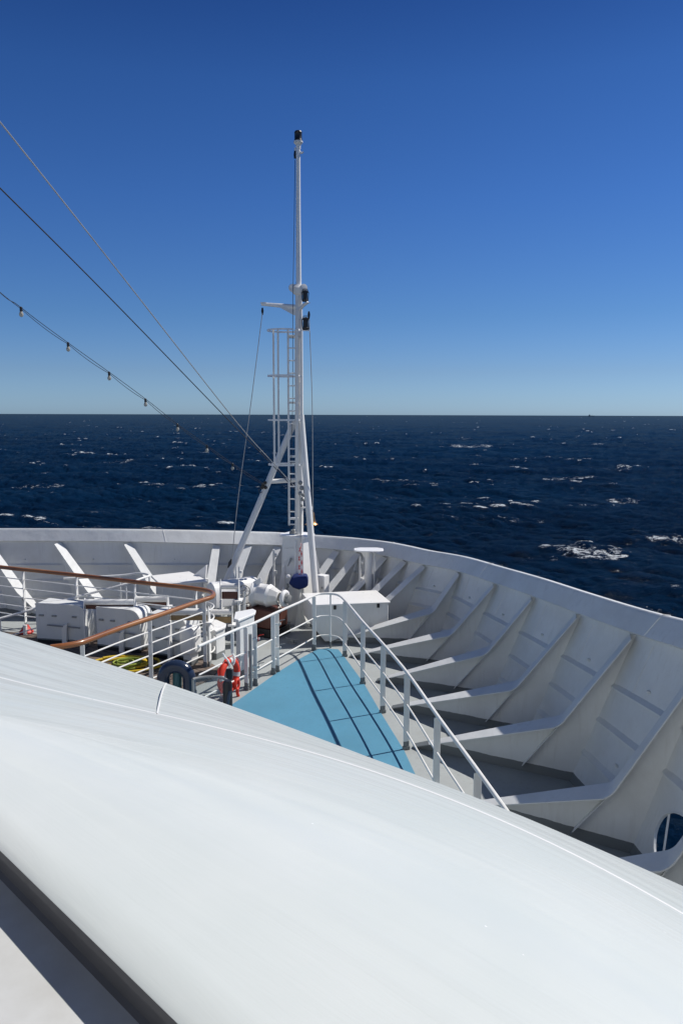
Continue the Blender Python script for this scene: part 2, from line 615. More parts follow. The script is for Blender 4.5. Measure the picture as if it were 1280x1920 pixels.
meas = [((613, 1205), (763, 1195), (810, 1139), (863, 1069)), ((657, 1231), (799, 1233), (849, 1180), (932, 1091)), ((707, 1277), (851, 1284), (916, 1214), (1004, 1115)),
        ((735, 1328), (911, 1345), (970, 1278), (1090, 1147)), ((776, 1400), (979, 1425), (1053, 1343), (1193, 1184)), ((870, 1512), (1073, 1546), (1148, 1470), (1335, 1229)), ((985, 1645), (1188, 1695), (1262, 1597), (1500, 1288))]
star = []
for A_, B_, K_, R2 in meas:
    a, b = at_z(*A_, 0.0), at_z(*B_, 0.15)
    k, r = on_plane(*K_, a, b), on_plane(*R2, a, b)
    d = (b - a)
    d.z = 0
    d.normalize()
    f = lambda p: (V((p.x, p.y, 0)) - V((a.x, a.y, 0))).dot(d)
    fr = frame_from(a, d, f(k), k.z, f(r), r.z, min(f(b) + 0.62, f(r) - 0.25))
    fr['sB'] = f(b)
    fr['sK'], fr['sR'] = f(k), f(r)
    star.append(fr)
step = star[5]['A'] - star[4]['A']
last = star[6]
for i, (dx, dy, ang) in enumerate(((0.15, -1.5, -31), (0.15, -3.0, -30), (0.0, -4.5, -30))):
    f = frame_from(last['A'] + V((dx, dy, 0)), (math.cos(R_(ang)), math.sin(R_(ang))), star[6]['sK'], star[6]['K'].z, star[6]['sR'], star[6]['z'] + 0.04 * i, 1.98)
    f['sB'] = 1.32
    star.append(f)
others = []
for (u, v, z, ang) in ((797, 1056, 1.55, 190), (760, 1047, 1.52, 200), (722, 1039, 1.5, 209), (672, 1032, 1.46, 219), (630, 1028, 1.45, 228), (575, 1024, 1.46, 235), (520, 1020, 1.5, 241), (463, 1018.5, 1.55, 252), (402, 1017, 1.6, 268),
                      (240, 1014, 1.68, 322), (109, 1013, 1.72, 330), (-22, 1013, 1.75, 332), (-160, 1013, 1.78, 333), (-320, 1013, 1.8, 333)):
    r = at_z(u, v, z)
    ib = V((math.cos(R_(ang)), math.sin(R_(ang)), 0))
    sR = 1.95 if 300 < ang else 2.0
    A = V((r.x, r.y, 0)) + ib * sR
    f = frame_from(A, -ib, sR - 1.15, (0.41 if ang > 300 else 0.36) * z, sR, z, sR - 0.62)
    f['sB'] = sR - 1.45
    f['hw'] = 0.11
    others.append(f)
FR = star[::-1] + others          # ordered starboard aft -> bow -> port aft

H_ = thing('bow_bulwark', (0, 17, 0), 'curved white ship bulwark sweeping round the foredeck with slanting ribs inside', 'bulwark')
C_line = smooth_path([f['C'] for f in FR], 10)
R_line = smooth_path([f['R'] for f in FR], 10)
rows = []
for t in (0, .06, .15, .3, .45, .6, .8, 1.0):
    row = []
    for c, r in zip(C_line, R_line):
        s = t
        p = c.lerp(r, t)
        # port side and bow: plating curls up steeper towards the rail
        out = V((r.x - c.x, r.y - c.y, 0))
        bulge = 0.35 * math.sin(math.pi * t) * max(0.0, min(1.0, (1.5 - p.x) / 2.5))
        p = p + out * bulge
        row.append(p)
    rows.append(row)
out_dir = []
for c, r in zip(C_line, R_line):
    o = V((r.x - c.x, r.y - c.y, 0)).normalized()
    out_dir.append(o)


def hull_shell():
    m = MB()
    th = 0.03
    top = [r + V((0, 0, 0.18)) + o * 0.06 for r, o in zip(R_line, out_dir)]
    inner = [[p - V((0, 0, 0.3)) for p in rows[0]]] + rows + [top]
    outer = [[p + o * (th + 0.09 * 0) for p, o in zip(row, out_dir)] for row in inner]
    foot = [[p - o * 1.0 - V((0, 0, 4.0)) for p, o in zip(inner[0], out_dir)], [V((p.x, p.y, 0)) - o * 2.1 + V((0, 0, SEA - 1)) for p, o in zip(inner[0], out_dir)]]
    loop = foot[::-1][:2] + outer + inner[::-1]
    loop = [foot[1], foot[0]] + outer + inner[::-1]
    m.grid(loop)
    return m


pl = hull_shell().build('hull_plating', HULLW, H_)


def cut_hole(ob, M, ru, rv):
    me = bpy.data.meshes.new('cutter')
    bm = bmesh.new()
    bmesh.ops.create_cone(bm, cap_ends=True, segments=48, radius1=1, radius2=1, depth=1.2)
    bm.transform(M @ Matrix.Diagonal((ru, rv, 1, 1)))
    bm.to_mesh(me)
    bm.free()
    c = bpy.data.objects.new('cutter', me)
    COL.objects.link(c)
    md = ob.modifiers.new('hole', 'BOOLEAN')
    md.object = c
    md.operation = 'DIFFERENCE'
    md.solver = 'EXACT'
    bpy.context.view_layer.update()
    dg = bpy.context.evaluated_depsgraph_get()
    nm = bpy.data.meshes.new_from_object(ob.evaluated_get(dg))
    ob.modifiers.clear()
    if len(nm.polygons) > 100:
        ob.data = nm
    bpy.data.objects.remove(c)


# mooring opening between the two nearest ribs
f5, f6 = star[5], star[6]
cc = (f5['C'] * 0.50 + f6['C'] * 0.50) * 0.81 + (f5['R'] * 0.50 + f6['R'] * 0.50) * 0.19
along = (f6['C'] - f5['C']).normalized()
upv = ((f5['R'] - f5['C']) + (f6['R'] - f6['C'])).normalized()
nrm = along.cross(upv).normalized()
upv = nrm.cross(along).normalized()
HM = Matrix(((along.x, upv.x, nrm.x, cc.x), (along.y, upv.y, nrm.y, cc.y), (along.z, upv.z, nrm.z, cc.z), (0, 0, 0, 1)))
def project(p):
    q = V(p) - V((0, 0, EYE))
    yy_ = q.y * math.cos(TILT) - q.z * math.sin(TILT)
    return 640 + F_PX * q.x / yy_, 960 - F_PX * (q.y * math.sin(TILT) + q.z * math.cos(TILT)) / yy_


cut_hole(pl, HM, 0.46, 0.37)
mm = MB()
mm.tube([HM @ V((0.465 * math.cos(a), 0.375 * math.sin(a), 0)) for a in [2 * math.pi * k / 40 for k in range(40)]], 0.009, 8, closed=True)
mm.build('opening_rim', HULLW, H_)
for q in (-0.28, 0.10):
    MB().tube([HM @ V((q + 0.05, -0.42, -0.03)), HM @ V((q - 0.10, 0.40, -0.03))], 0.011, 8).build('guard_bar', WHITE, H_)

# cap rail round the rim: a slanting inner strip, flat top lip and outer face
mm = MB()
prof = [(0.02, -0.02), (-0.08, -0.025), (-0.15, 0.0), (0.01, 0.24), (0.03, 0.27), (0.05, 0.285), (0.13, 0.285), (0.15, 0.27), (0.15, 0.0), (0.08, -0.06)]
ring = []
for r, o in zip(R_line, out_dir):
    ring.append([r + o * a + V((0, 0, b)) for a, b in prof + prof[:1]])
mm.grid(ring)
mm.build('cap_rail', HULLW, H_)
# weld beads across the cap rail
for i in (12, 47, 83, 118, 150, 186, 214):
    r, o = R_line[i], out_dir[i]
    MB().tube([r + o * a + V((0, 0, b)) for a, b in ((-0.15, 0.0), (0.008, 0.24), (0.05, 0.289), (0.13, 0.289))], 0.007, 6).build('weld_seam', WHITE, H_)


def build_frame(f, par):
    A, K, R, C, d = f['A'], f['K'], f['R'], f['C'], f['d']
    side = V((-d.y, d.x, 0))
    Ktop = K
    path = fillet([A + V((0, 0, 0.03)), K, R - d * 0.07 - V((0, 0, 0.05))], 0.09, 8)
    # web: a plate in the frame's own vertical plane
    Rp = R - V((0, 0, 0.04))
    poly = [A + V((0, 0, -0.02))] + path + [Rp, C + V((0, 0, -0.02))]
    w = MB()
    n = len(path)
    # strip mesh between flange path and foot line / plating line for clean shading
    lower = []
    for i, p in enumerate(path):
        s = (V((p.x, p.y, 0)) - A).dot(d)
        sC = (C - A).dot(d)
        if p.z < K.z * 0.98 and s < sC * 0.999 and i < n * 0.6:
            lower.append(A + d * min(s, sC) + V((0, 0, -0.02)))
        else:
            lower.append(None)
    known = [i for i, q in enumerate(lower) if q is not None]
    li = known[-1]
    rest = [i for i in range(n) if i > li]
    start = lower[li]
    seq = [start, C + V((0, 0, -0.02)), Rp]
    tot = (seq[1] - seq[0]).length + (seq[2] - seq[1]).length
    for j, i in enumerate(rest):
        dist = tot * (j + 1) / len(rest)
        l1 = (seq[1] - seq[0]).length
        lower[i] = seq[0].lerp(seq[1], dist / l1) if dist < l1 else seq[1].lerp(seq[2], (dist - l1) / (tot - l1))
    # make sure the plating foot itself is a vertex
    best = min(rest, key=lambda i: (lower[i] - seq[1]).length)
    lower[best] = seq[1]
    th = side * 0.010
    w.grid([[p - th for p in path], [p - th for p in lower]])
    w.grid([[p + th for p in path], [p + th for p in lower]])
    w.grid([[p - th for p in path], [p + th for p in path]])
    fr = bpy.data.objects.new('rib', None)
    COL.objects.link(fr)
    fr.parent = par
    fr.matrix_parent_inverse = Matrix.Translation(par['_w']).inverted()
    fr.location = A
    fr.empty_display_size = 0.1
    fr['_w'] = [float(x) for x in A]
    w.build('web', HULLW, fr, fix=False)
    # flange
    fl = MB()
    top, bot = [], []
    hw = f.get('hw', 0.135)
    L = len(path)
    side0 = side
    if side.dot(V((-A.x, -A.y, 0))) > 0:
        side = -side
    rowsf = [[], [], [], []]
    for i, p in enumerate(path):
        t = (path[min(i + 1, L - 1)] - path[max(i - 1, 0)]).normalized()
        nn = side.cross(t).normalized()
        if nn.z < 0:
            nn = -nn
        h = hw * (0.35 + 0.65 * min(1, i / 1.0)) if i < 2 else hw
        if i > 0 and f.get('hw') is None:
            kz = max(0.0, min(1.0, (i - 1) / (L - 3)))
            h = hw * (1 - kz) + 0.112 * kz
        if i == L - 1:
            h *= 0.8
        wa, wb = 0.022, 2 * h - 0.022      # mostly on the after side of the web
        rowsf[0].append(p + side * wa + nn * 0.014)
        cant = nn * (wb * 0.24)
        rowsf[1].append(p - side * wb + nn * 0.014 - cant)
        rowsf[2].append(p - side * wb - cant)
        rowsf[3].append(p + side * wa)
    fl.grid(rowsf + rowsf[:1])
    fl.add([rowsf[k][0] for k in range(4)], [(0, 1, 2, 3)])
    fl.add([rowsf[k][-1] for k in range(4)], [(0, 1, 2, 3)])
    fl.build('flange', HULLW, fr)
    # flat bar stiffener on the side of the web, from the foot of the bracket to the knee
    B = A + d * f['sB']
    st = MB()
    for sg in (-1,):
        a, b = B + V((0, 0, 0.10)), K - V((0, 0, 0.03)) + d * 0.02
        st.prism([a, a + d * 0.012, b + d * 0.012, b], side * 0.001)
        st.add([a + side * sg * 0.011, b + side * sg * 0.011, b + side * sg * 0.125, a + side * sg * 0.125,
                a + side * sg * 0.011 + d * 0.012, b + side * sg * 0.011 + d * 0.012, b + side * sg * 0.125 + d * 0.012, a + side * sg * 0.125 + d * 0.012],
               [(0, 1, 2, 3), (4, 7, 6, 5), (0, 4, 5, 1), (1, 5, 6, 2), (2, 6, 7, 3), (3, 7, 4, 0)])
    st.build('stiffener', HULLW, fr)


for f in FR:
    build_frame(f, H_)

# longitudinal stringers along the plating, one length between each pair of ribs
nF = len(FR)
for lvl, t in enumerate((0.24, 0.46, 0.68)):
    for i in range(nF - 1):
        if i == 3 and lvl == 0:        # the mooring opening is here
            continue
        a0, a1 = i * 10, (i + 1) * 10
        m = MB()
        r1, r2, r3, r4 = [], [], [], []
        for j in range(a0, a1 + 1):
            k = (j - a0) / 10
            if k < 0.04 or k > 0.96:
                pass
            c, r, o = C_line[j], R_line[j], out_dir[j]
            p = c.lerp(r, t)
            out = V((r.x - c.x, r.y - c.y, 0))
            p = p + out * (0.35 * math.sin(math.pi * t) * max(0.0, min(1.0, (1.5 - p.x) / 2.5)))
            dep = 0.075 if 0 < j - a0 < 10 else 0.04
            r1.append(p + o * 0.01)
            r2.append(p - o * dep - V((0, 0, 0.058)))
            r3.append(p - o * dep - V((0, 0, 0.078)))
            r4.append(p + o * 0.01 - V((0, 0, 0.012)))
        m.grid([r1, r2, r3, r4, r1])
        m.build('stringer', HULLW, H_)

# ------------------------------------------------------------------ decks
deck_poly = [p - V((0, 0, p.z)) + o * 0.02 for p, o in zip(C_line, out_dir)]
E = MB()
pa = [V((p.x, p.y, 0.0)) for p in deck_poly]
cen = V((-2.0, 9.0, 0))
n = len(pa)
ringp = [pa] + [[cen.lerp(p, t) for p in pa] for t in (0.75, 0.5, 0.25)]
E.grid(ringp)
E.add(ringp[-1] + [cen], [(i, i + 1, n) for i in range(n - 1)])
port_end, star_end = pa[-1], pa[0]
E.add([pa[0], pa[-1], cen, V((-12, 0.0, 0))], [(0, 2, 1), (0, 3, 1)][:1])
E.add([pa[0], pa[-1], V((-12, 1, 0)), V((pa[0].x, 0.5, 0))], [(0, 1, 2, 3)])
dk = E.build('foredeck', DECKG, smooth=False)
dk['kind'] = 'structure'


def sheet(name, pts, mat, z, th=0.004):
    m = MB()
    m.prism([V((p[0], p[1], z - th / 2)) for p in pts], V((0, 0, th)))
    return m.build(name, mat, smooth=False)


bl = [at_z(u, v) for u, v in ((594, 1219), (612, 1217), (634, 1218.5), (648, 1236), (681, 1281), (717, 1343), (757, 1408), (778, 1453), (840, 1560), (640, 1700), (300, 1520), (340, 1395), (437, 1321), (520, 1262), (560, 1237))]
o = sheet('blue_walkway', bl, BLUE, 0.012, 0.012)
o['kind'] = 'structure'
tp = [at_z(u, v) for u, v in ((-250, 1158), (-60, 1182), (60, 1190), (160, 1196), (270, 1217), (385, 1239), (412, 1256), (395, 1275), (340, 1300), (100, 1400), (-300, 1300))]
o = sheet('plank_deck', tp, PLANK, 0.03, 0.03)
o['kind'] = 'structure'
# plate joints of the foredeck, slightly proud weld lines are skipped; scupper plate edges
for (a, b) in (((470, 1215), (560, 1203)),):
    pass

# ------------------------------------------------------------------ right-hand pipe railing
path_px = [(372, 1212), (442, 1181), (477, 1168), (517, 1149), (560, 1130), (592, 1115.5), (606, 1113), (622, 1113.5), (636, 1117), (650, 1130), (680, 1166), (718, 1208), (764, 1263), (821, 1344), (885, 1431), (951, 1523), (1010, 1605), (1090, 1720)]
top = [at_z(u, v, 1.15) for u, v in path_px]
rail_c = smooth_path(top, 6)
RL = thing('pipe_railing', (top[5].x, top[5].y, 0), 'white three-rail pipe railing bending round the blue painted walkway', 'railing')
for z, r in ((1.15, 0.024), (0.68, 0.014), (0.27, 0.014)):
    MB().tube([V((p.x, p.y, z)) for p in rail_c], r, 10).build('rail', WHITE, RL)


def rail_point(u, path, z):
    best = None
    for i in range(len(path) - 1):
        ua = 640 + F_PX * path[i].x / (path[i].y * math.cos(TILT) + (EYE - z) * math.sin(TILT))
        ub = 640 + F_PX * path[i + 1].x / (path[i + 1].y * math.cos(TILT) + (EYE - z) * math.sin(TILT))
        if (ua - u) * (ub - u) <= 0 and abs(ub - ua) > 1e-6:
            t = (u - ua) / (ub - ua)
            return path[i].lerp(path[i + 1], t), (path[i + 1] - path[i]).normalized()
    return path[-1], (path[-1] - path[-2]).normalized()


for u, kind in ((461, 'flat'), (478, 'flat'), (512, 'flat'), (519.5, 'flat'), (589, 'flat'), (620, 'round'), (647, 'flat'), (681, 'flat'), (719, 'flat'), (764, 'flat'), (821, 'flat'), (897, 'flat'), (985, 'flat')):
    p, t = rail_point(u, rail_c, 1.15)
    ang = math.atan2(t.y, t.x)
    m = MB()
    if kind == 'flat':
        m.box((p.x, p.y, 0.565), (0.014, 0.085, 1.13), ang)
        m.box((p.x, p.y, 0.03), (0.03, 0.11, 0.05), ang)
    else:
        m.tube([V((p.x, p.y, 0)), V((p.x, p.y, 1.14))], 0.018, 10)
    m.build('post', POSTW, RL, bevel=0.003)
# gate latches
for u, z in ((481, 0.86), (481, 0.35), (521, 0.94), (521, 0.48)):
    p, t = rail_point(u, rail_c, 1.15)
    q = V((p.x, p.y, z)) - V((0, 0.03, 0))
    lt = MB()
    lt.box(q + V((0.0, -0.03, 0)), (0.13, 0.03, 0.035), 0.2)
    lt.build('latch', WHITE, RL, bevel=0.003)
    MB().tube(fillet([q + V((0.04, -0.05, -0.03)), q + V((0.04, -0.05, 0.07)), q + V((0.14, -0.06, 0.09))], 0.03, 4), 0.008, 8).build('latch_handle', RED if z == 0.86 else GREYM, RL)
p, t = rail_point(468, rail_c, 1.15)
MB().tube([V((p.x + 0.02, p.y - 0.05, 0.02)), V((p.x + 0.02, p.y - 0.05, 1.0))], 0.030, 12).build('gate_tube', GREYM, RL)

# ------------------------------------------------------------------ railing with teak handrail, left
HZ = 1.34
hp = [(-420, 1016), (-200, 1038), (0, 1063), (75, 1071), (150, 1079), (262, 1092), (337, 1100), (372, 1104.5), (390, 1108), (400, 1113), (396, 1120), (375, 1127), (300, 1153), (225, 1178), (169, 1199), (148, 1206), (120, 1211), (95, 1214)]
hpath = smooth_path([at_z(u, v, HZ) for u, v in hp], 6)
TR = thing('teak_topped_railing', (hpath[50].x, hpath[50].y, 0), 'white railing with varnished teak handrail curling round at its corner, left', 'railing')
MB().tube(hpath, 0.045, 14).build('handrail', TEAK, TR)
inner_path = [V((p.x, p.y, 0)) for p in hpath]
for z in (1.11, 0.90, 0.69, 0.48, 0.27):
    MB().tube([V((p.x, p.y, z)) for p in hpath], 0.014, 8).build('rail', WHITE, TR)
far_part = hpath[:55]
near_part = hpath[58:]
for u in (-160, -60, 44, 144, 253, 368):
    p, t = rail_point(u, far_part, HZ)
    ang = math.atan2(t.y, t.x)
    MB().box((p.x, p.y, 0.65), (0.014, 0.10, 1.3), ang + 0.35).build('post', POSTW, TR, bevel=0.003)
for u in (383, 281, 155):
    p, t = rail_point(u, near_part, HZ)
    ang = math.atan2(t.y, t.x)
    MB().box((p.x, p.y, 0.65), (0.014, 0.09, 1.3), ang).build('post', POSTW, TR, bevel=0.003)

# ------------------------------------------------------------------ the bridge-front parapet close to the camera
HEAD = V((0.5, 0.866, 0)).normalized()
ATH = V((0.866, -0.5, 0)).normalized()


def ledge_line(px, z):
    pts = [at_z(u, v, z) for u, v in px]
    s = np.array([p.dot(ATH) for p in pts])
    h = np.array([p.dot(HEAD) for p in pts])
    deg = 3 if len(pts) > 3 else 1
    co = np.polyfit(s, h, deg)
    return co, s.min(), s.max(), z


def line_at(L, s):
    co, s0, s1, z = L
    sc = min(max(s, s0), s1)
    h = np.polyval(co, sc) + np.polyval(np.polyder(co), sc) * (s - sc)
    p = ATH * s + HEAD * h
    return V((p.x, p.y, z))


LE = ledge_line(((0, 1183), (150, 1230), (310, 1280), (437, 1321), (640, 1402), (800, 1465), (951, 1523), (1160, 1611), (1280, 1662)), EYE - 0.87)
LC1 = ledge_line(((0, 1270), (290, 1338), (450, 1374), (640, 1428), (865, 1503), (990, 1567), (1280, 1712)), EYE - 0.70)
LC2 = ledge_line(((0, 1345), (340, 1412), (590, 1468), (790, 1540), (950, 1612), (1280, 1775)), EYE - 0.655)
LN = ledge_line(((0, 1587), (345, 1921)), EYE - 0.56)
ss = np.concatenate([np.linspace(-9, -3.2, 14), np.linspace(-3.0, 3.0, 90), np.linspace(3.2, 6, 8)])
BF = thing('bridge_front_parapet', (0, 1.5, 0), 'broad smooth white parapet sloping across the bottom of the view', 'parapet')
rows, uvs = [], []
spec = []
for j, t in enumerate((0.0, 0.02, 0.10, 0.3, 0.5, 0.7, 0.9)):
    spec.append((LN, LC2, t))
for t in (0.0, 0.3, 0.6, 0.92):
    spec.append((LC2, LC1, t))
for t in (0.0, 0.08, 0.3, 0.55, 0.8, 0.93):
    spec.append((LC1, LE, t))
vcoord = 0
key = {id(LN): 0.0, id(LC2): 1.0, id(LC1): 2.0, id(LE): 3.0}
for (a, b, t) in spec:
    row, ur = [], []
    for s_ in ss:
        p = line_at(a, s_).lerp(line_at(b, s_), t)
        if a is LN:
            p = p + V((0, 0, 0.030 * math.sin(math.pi * t)))
            if t == 0.0:
                p = p - V((0, 0, 0.006))
        if a is LC1:
            p = p + V((0, 0, 0.014 * math.sin(math.pi * t)))
        row.append(p)
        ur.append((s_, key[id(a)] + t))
    rows.append(row)
    uvs.append(ur)
for dh, dz, vv in ((0.0, 0.0, 3.0), (0.03, 0.03, 3.05), (0.05, 0.09, 3.1), (0.06, 0.3, 3.2), (0.30, EYE - 0.87, 3.9)):
    row, ur = [], []
    for s_ in ss:
        p = line_at(LE, s_)
        q = p + HEAD * dh - V((0, 0, dz))
        row.append(q)
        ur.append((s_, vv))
    rows.append(row)
    uvs.append(ur)
pm = MB().grid(rows, uvs)


def parapet_mat():
    m, nt, N, L, P = new_mat('weathered_gelcoat')
    uv = N.new('ShaderNodeUVMap')
    sx = N.new('ShaderNodeSeparateXYZ')
    L.new(uv.outputs[0], sx.inputs[0])
    geo = N.new('ShaderNodeNewGeometry')
    pos = geo.outputs['Position']
    vv = sx.outputs[1]
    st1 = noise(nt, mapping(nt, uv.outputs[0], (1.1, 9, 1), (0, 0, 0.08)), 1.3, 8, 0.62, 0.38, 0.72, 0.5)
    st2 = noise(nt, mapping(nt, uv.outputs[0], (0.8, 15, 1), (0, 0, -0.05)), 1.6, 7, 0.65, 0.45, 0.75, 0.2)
    cloud = noise(nt, pos, 2.2, 5, 0.55, 0.3, 0.75)
    # the streaks turn greyer towards the outer slope
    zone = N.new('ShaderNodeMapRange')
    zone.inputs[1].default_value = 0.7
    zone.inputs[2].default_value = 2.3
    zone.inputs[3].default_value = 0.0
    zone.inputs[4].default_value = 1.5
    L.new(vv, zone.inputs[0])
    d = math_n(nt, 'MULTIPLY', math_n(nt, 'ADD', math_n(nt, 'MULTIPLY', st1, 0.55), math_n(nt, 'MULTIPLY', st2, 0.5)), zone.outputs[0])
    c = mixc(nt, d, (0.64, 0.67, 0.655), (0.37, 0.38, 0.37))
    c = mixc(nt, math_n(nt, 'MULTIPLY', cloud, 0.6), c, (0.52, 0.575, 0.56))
    # salt and chips
    vo = N.new('ShaderNodeTexVoronoi')
    vo.inputs['Scale'].default_value = 13
    L.new(mapping(nt, uv.outputs[0], (1.3, 1, 1)), vo.inputs['Vector'])
    rnd = N.new('ShaderNodeSeparateColor')
    L.new(vo.outputs['Color'], rnd.inputs[0])
    speck = math_n(nt, 'MULTIPLY', math_n(nt, 'LESS_THAN', vo.outputs['Distance'], math_n(nt, 'MULTIPLY', rnd.outputs[1], 0.045)), math_n(nt, 'GREATER_THAN', rnd.outputs[0], 0.6))
    c = mixc(nt, math_n(nt, 'MULTIPLY', speck, 0.8), c, (0.86, 0.87, 0.88))
    L.new(c, P.inputs['Base Color'])
    rgh = N.new('ShaderNodeMapRange')
    rgh.inputs[3].default_value = 0.28
    rgh.inputs[4].default_value = 0.5
    L.new(st1, rgh.inputs[0])
    L.new(rgh.outputs[0], P.inputs['Roughness'])
    b = N.new('ShaderNodeBump')
    b.inputs['Strength'].default_value = 0.12
    b.inputs['Distance'].default_value = 0.003
    L.new(st1, b.inputs['Height'])
    L.new(b.outputs[0], P.inputs['Normal'])
    return m


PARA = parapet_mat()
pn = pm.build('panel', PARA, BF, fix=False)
for p_ in pn.data.polygons:
    pass
bm = bmesh.new()
bm.from_mesh(pn.data)
bmesh.ops.recalc_face_normals(bm, faces=bm.faces)
bm.to_mesh(pn.data)
bm.free()
# pale raised bead along the crease, pale strip across the panel joint
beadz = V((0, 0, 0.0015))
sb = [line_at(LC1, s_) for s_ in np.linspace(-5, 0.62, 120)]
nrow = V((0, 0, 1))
MB().grid([[p + HEAD * q + V((0, 0, w - 0.15 * max(q, 0))) for p in sb] for q, w in ((-0.0035, -0.0008), (-0.0018, 0.0006), (0.0018, 0.0006), (0.0035, -0.0008))]).build('crease_bead', CLEANW, BF)


s_j = at_z(293, 1339, EYE - 0.70).dot(ATH)
s_k = at_z(312, 1281, EYE - 0.87).dot(ATH)
jp = []
for t in np.linspace(0, 0.985, 24):
    p = line_at(LC1, s_j).lerp(line_at(LE, s_k), t) + V((0, 0, 0.014 * math.sin(math.pi * t) + 0.001))
    jp.append(p)
MB().grid([[p + ATH * q + V((0, 0, w)) for p in jp] for q, w in ((-0.003, -0.0012), (-0.0016, 0.0008), (0.0016, 0.0008), (0.003, -0.0012))]).build('joint_strip', CLEANW, BF)
# lip, recessed inner wall and the ledge below it
lip = MB()
rws = []
for dh, dz in ((0.0, 0.0055), (0.002, 0.008), (0.0, 0.017), (0.003, 0.0195), (0.012, 0.020)):
    rws.append([line_at(LN, s_) + HEAD * dh - V((0, 0, dz)) for s_ in ss])
lip.grid(rws)
lip.build('lip', LIPG, BF)
DROP = 0.052
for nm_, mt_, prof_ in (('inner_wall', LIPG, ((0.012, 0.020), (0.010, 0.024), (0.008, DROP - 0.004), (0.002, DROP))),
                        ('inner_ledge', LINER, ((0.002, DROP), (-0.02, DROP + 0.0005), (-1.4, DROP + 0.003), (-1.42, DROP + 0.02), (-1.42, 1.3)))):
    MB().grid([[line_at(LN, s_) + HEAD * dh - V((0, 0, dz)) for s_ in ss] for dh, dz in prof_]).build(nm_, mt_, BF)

# ------------------------------------------------------------------ unseen wheelhouse front, added behind the camera to bounce sunlight forward
wc = -HEAD * 4.6
WH = thing('wheelhouse', (wc.x, wc.y, 0), 'white wheelhouse front with a row of dark windows, unseen, added for its bounce light', 'wheelhouse')


def wbox(a0_, a1_, z0_, z1_, h0_, h1_):
    pts = [wc + ATH * a0_ + HEAD * h0_, wc + ATH * a1_ + HEAD * h0_, wc + ATH * a1_ + HEAD * h1_, wc + ATH * a0_ + HEAD * h1_]
    m_ = MB()
    m_.prism([V((p.x, p.y, (z0_ + z1_) / 2)) for p in pts], (0, 0, z1_ - z0_))
    return m_


WALLW = paint('wheelhouse_paint', (0.58, 0.58, 0.56), 0.5, amount=0.2)
wbox(-13, 9, 0, 4.0, -4, 0).build('lower_wall', WALLW, WH)
wbox(-13, 9, 4.003, 5.6, -4, 0.2).build('upper_wall', WALLW, WH)
for k in range(11):
    a_ = -13 + 2.0 * k
    wbox(a_, a_ + 0.35, 5.603, 6.8, -0.3, 0.2).build('window_pillar', WHITE, WH)
    wbox(a_ + 0.353, a_ + 1.997, 5.603, 6.8, -0.1, -0.05).build('window_pane', BLACK, WH)
wbox(-13.4, 9.4, 6.803, 9.5, -4, 0.7).build('brow', WALLW, WH)

# ------------------------------------------------------------------ generic shapes placed by measured points
HA = R_(-30)


def pbox(u0, v0, u1, v1, y, dep, rz=HA):
    """box whose nearest face covers the measured span at distance y"""
    a, b = at_y(u0, v0, y), at_y(u1, v1, y)
    w, h = abs(b.x - a.x), abs(a.z - b.z)
    c = (a + b) / 2
    if rz:
        w = max(0.02, (w - dep * abs(math.sin(rz))) / math.cos(rz))
    return c + V((0, dep / 2, 0)), (w, dep, h)


def slab(px, z, th):
    pts = [at_z(u, v, zz if False else z) for u, v in px for zz in (0,)]
    m = MB()
    m.prism([p - V((0, 0, th / 2)) for p in pts], V((0, 0, th)))
    return m


# deck chest
lidp = [at_z(u, v, 0.86) for u, v in ((585, 1135), (732, 1129), (705, 1107), (566, 1113))]
ch = thing('deck_chest', ((lidp[0] + lidp[2]) / 2).xy.to_3d(), 'big white deck chest with a flat lid and two small latches', 'chest')
cen = sum(lidp, V()) / 4
ins = [cen + (p - cen) * 0.955 for p in lidp]
ex_ = (lidp[1] - lidp[0]).normalized()
ey_ = (lidp[3] - lidp[0]).normalized()
m = MB()
tp_ = [V((p.x, p.y, 0.83)) for p in ins]
md_ = [V((p.x, p.y, 0.38)) for p in ins]
lo_ = [V((p.x, p.y, 0.06)) for p in ins]
lo_[0] = lo_[0] + ex_ * 0.24
lo_[3] = lo_[3] + ex_ * 0.24
vs = lo_ + md_ + tp_
fs = [(3, 2, 1, 0), (8, 9, 10, 11)]
for k in range(4):
    q = (k + 1) % 4
    fs += [(k, q, q + 4, k + 4), (k + 4, q + 4, q + 8, k + 8)]
m.add(vs, fs)
m.build('body', WHITE, ch, bevel=0.012)
m = MB()
m.prism([V((p.x, p.y, 0.85)) for p in lidp], (0, 0, 0.035))
m.build('lid', CLEANW, ch, bevel=0.01)
for t in (0.28, 0.86):
    p = ins[0].lerp(ins[1], t)
    MB().box((p.x, p.y - 0.015, 0.795), (0.055, 0.03, 0.09), math.atan2(ex_.y, ex_.x)).build('latch', BLACK, ch, bevel=0.004)
sk = MB()
for t in (0.25, 0.85):
    p = ins[0].lerp(ins[1], t) + ey_ * 0.3
    sk.box((p.x, p.y, 0.03), (0.1, 0.5, 0.06), math.atan2(ex_.y, ex_.x))
sk.build('skid', GREYM, ch)

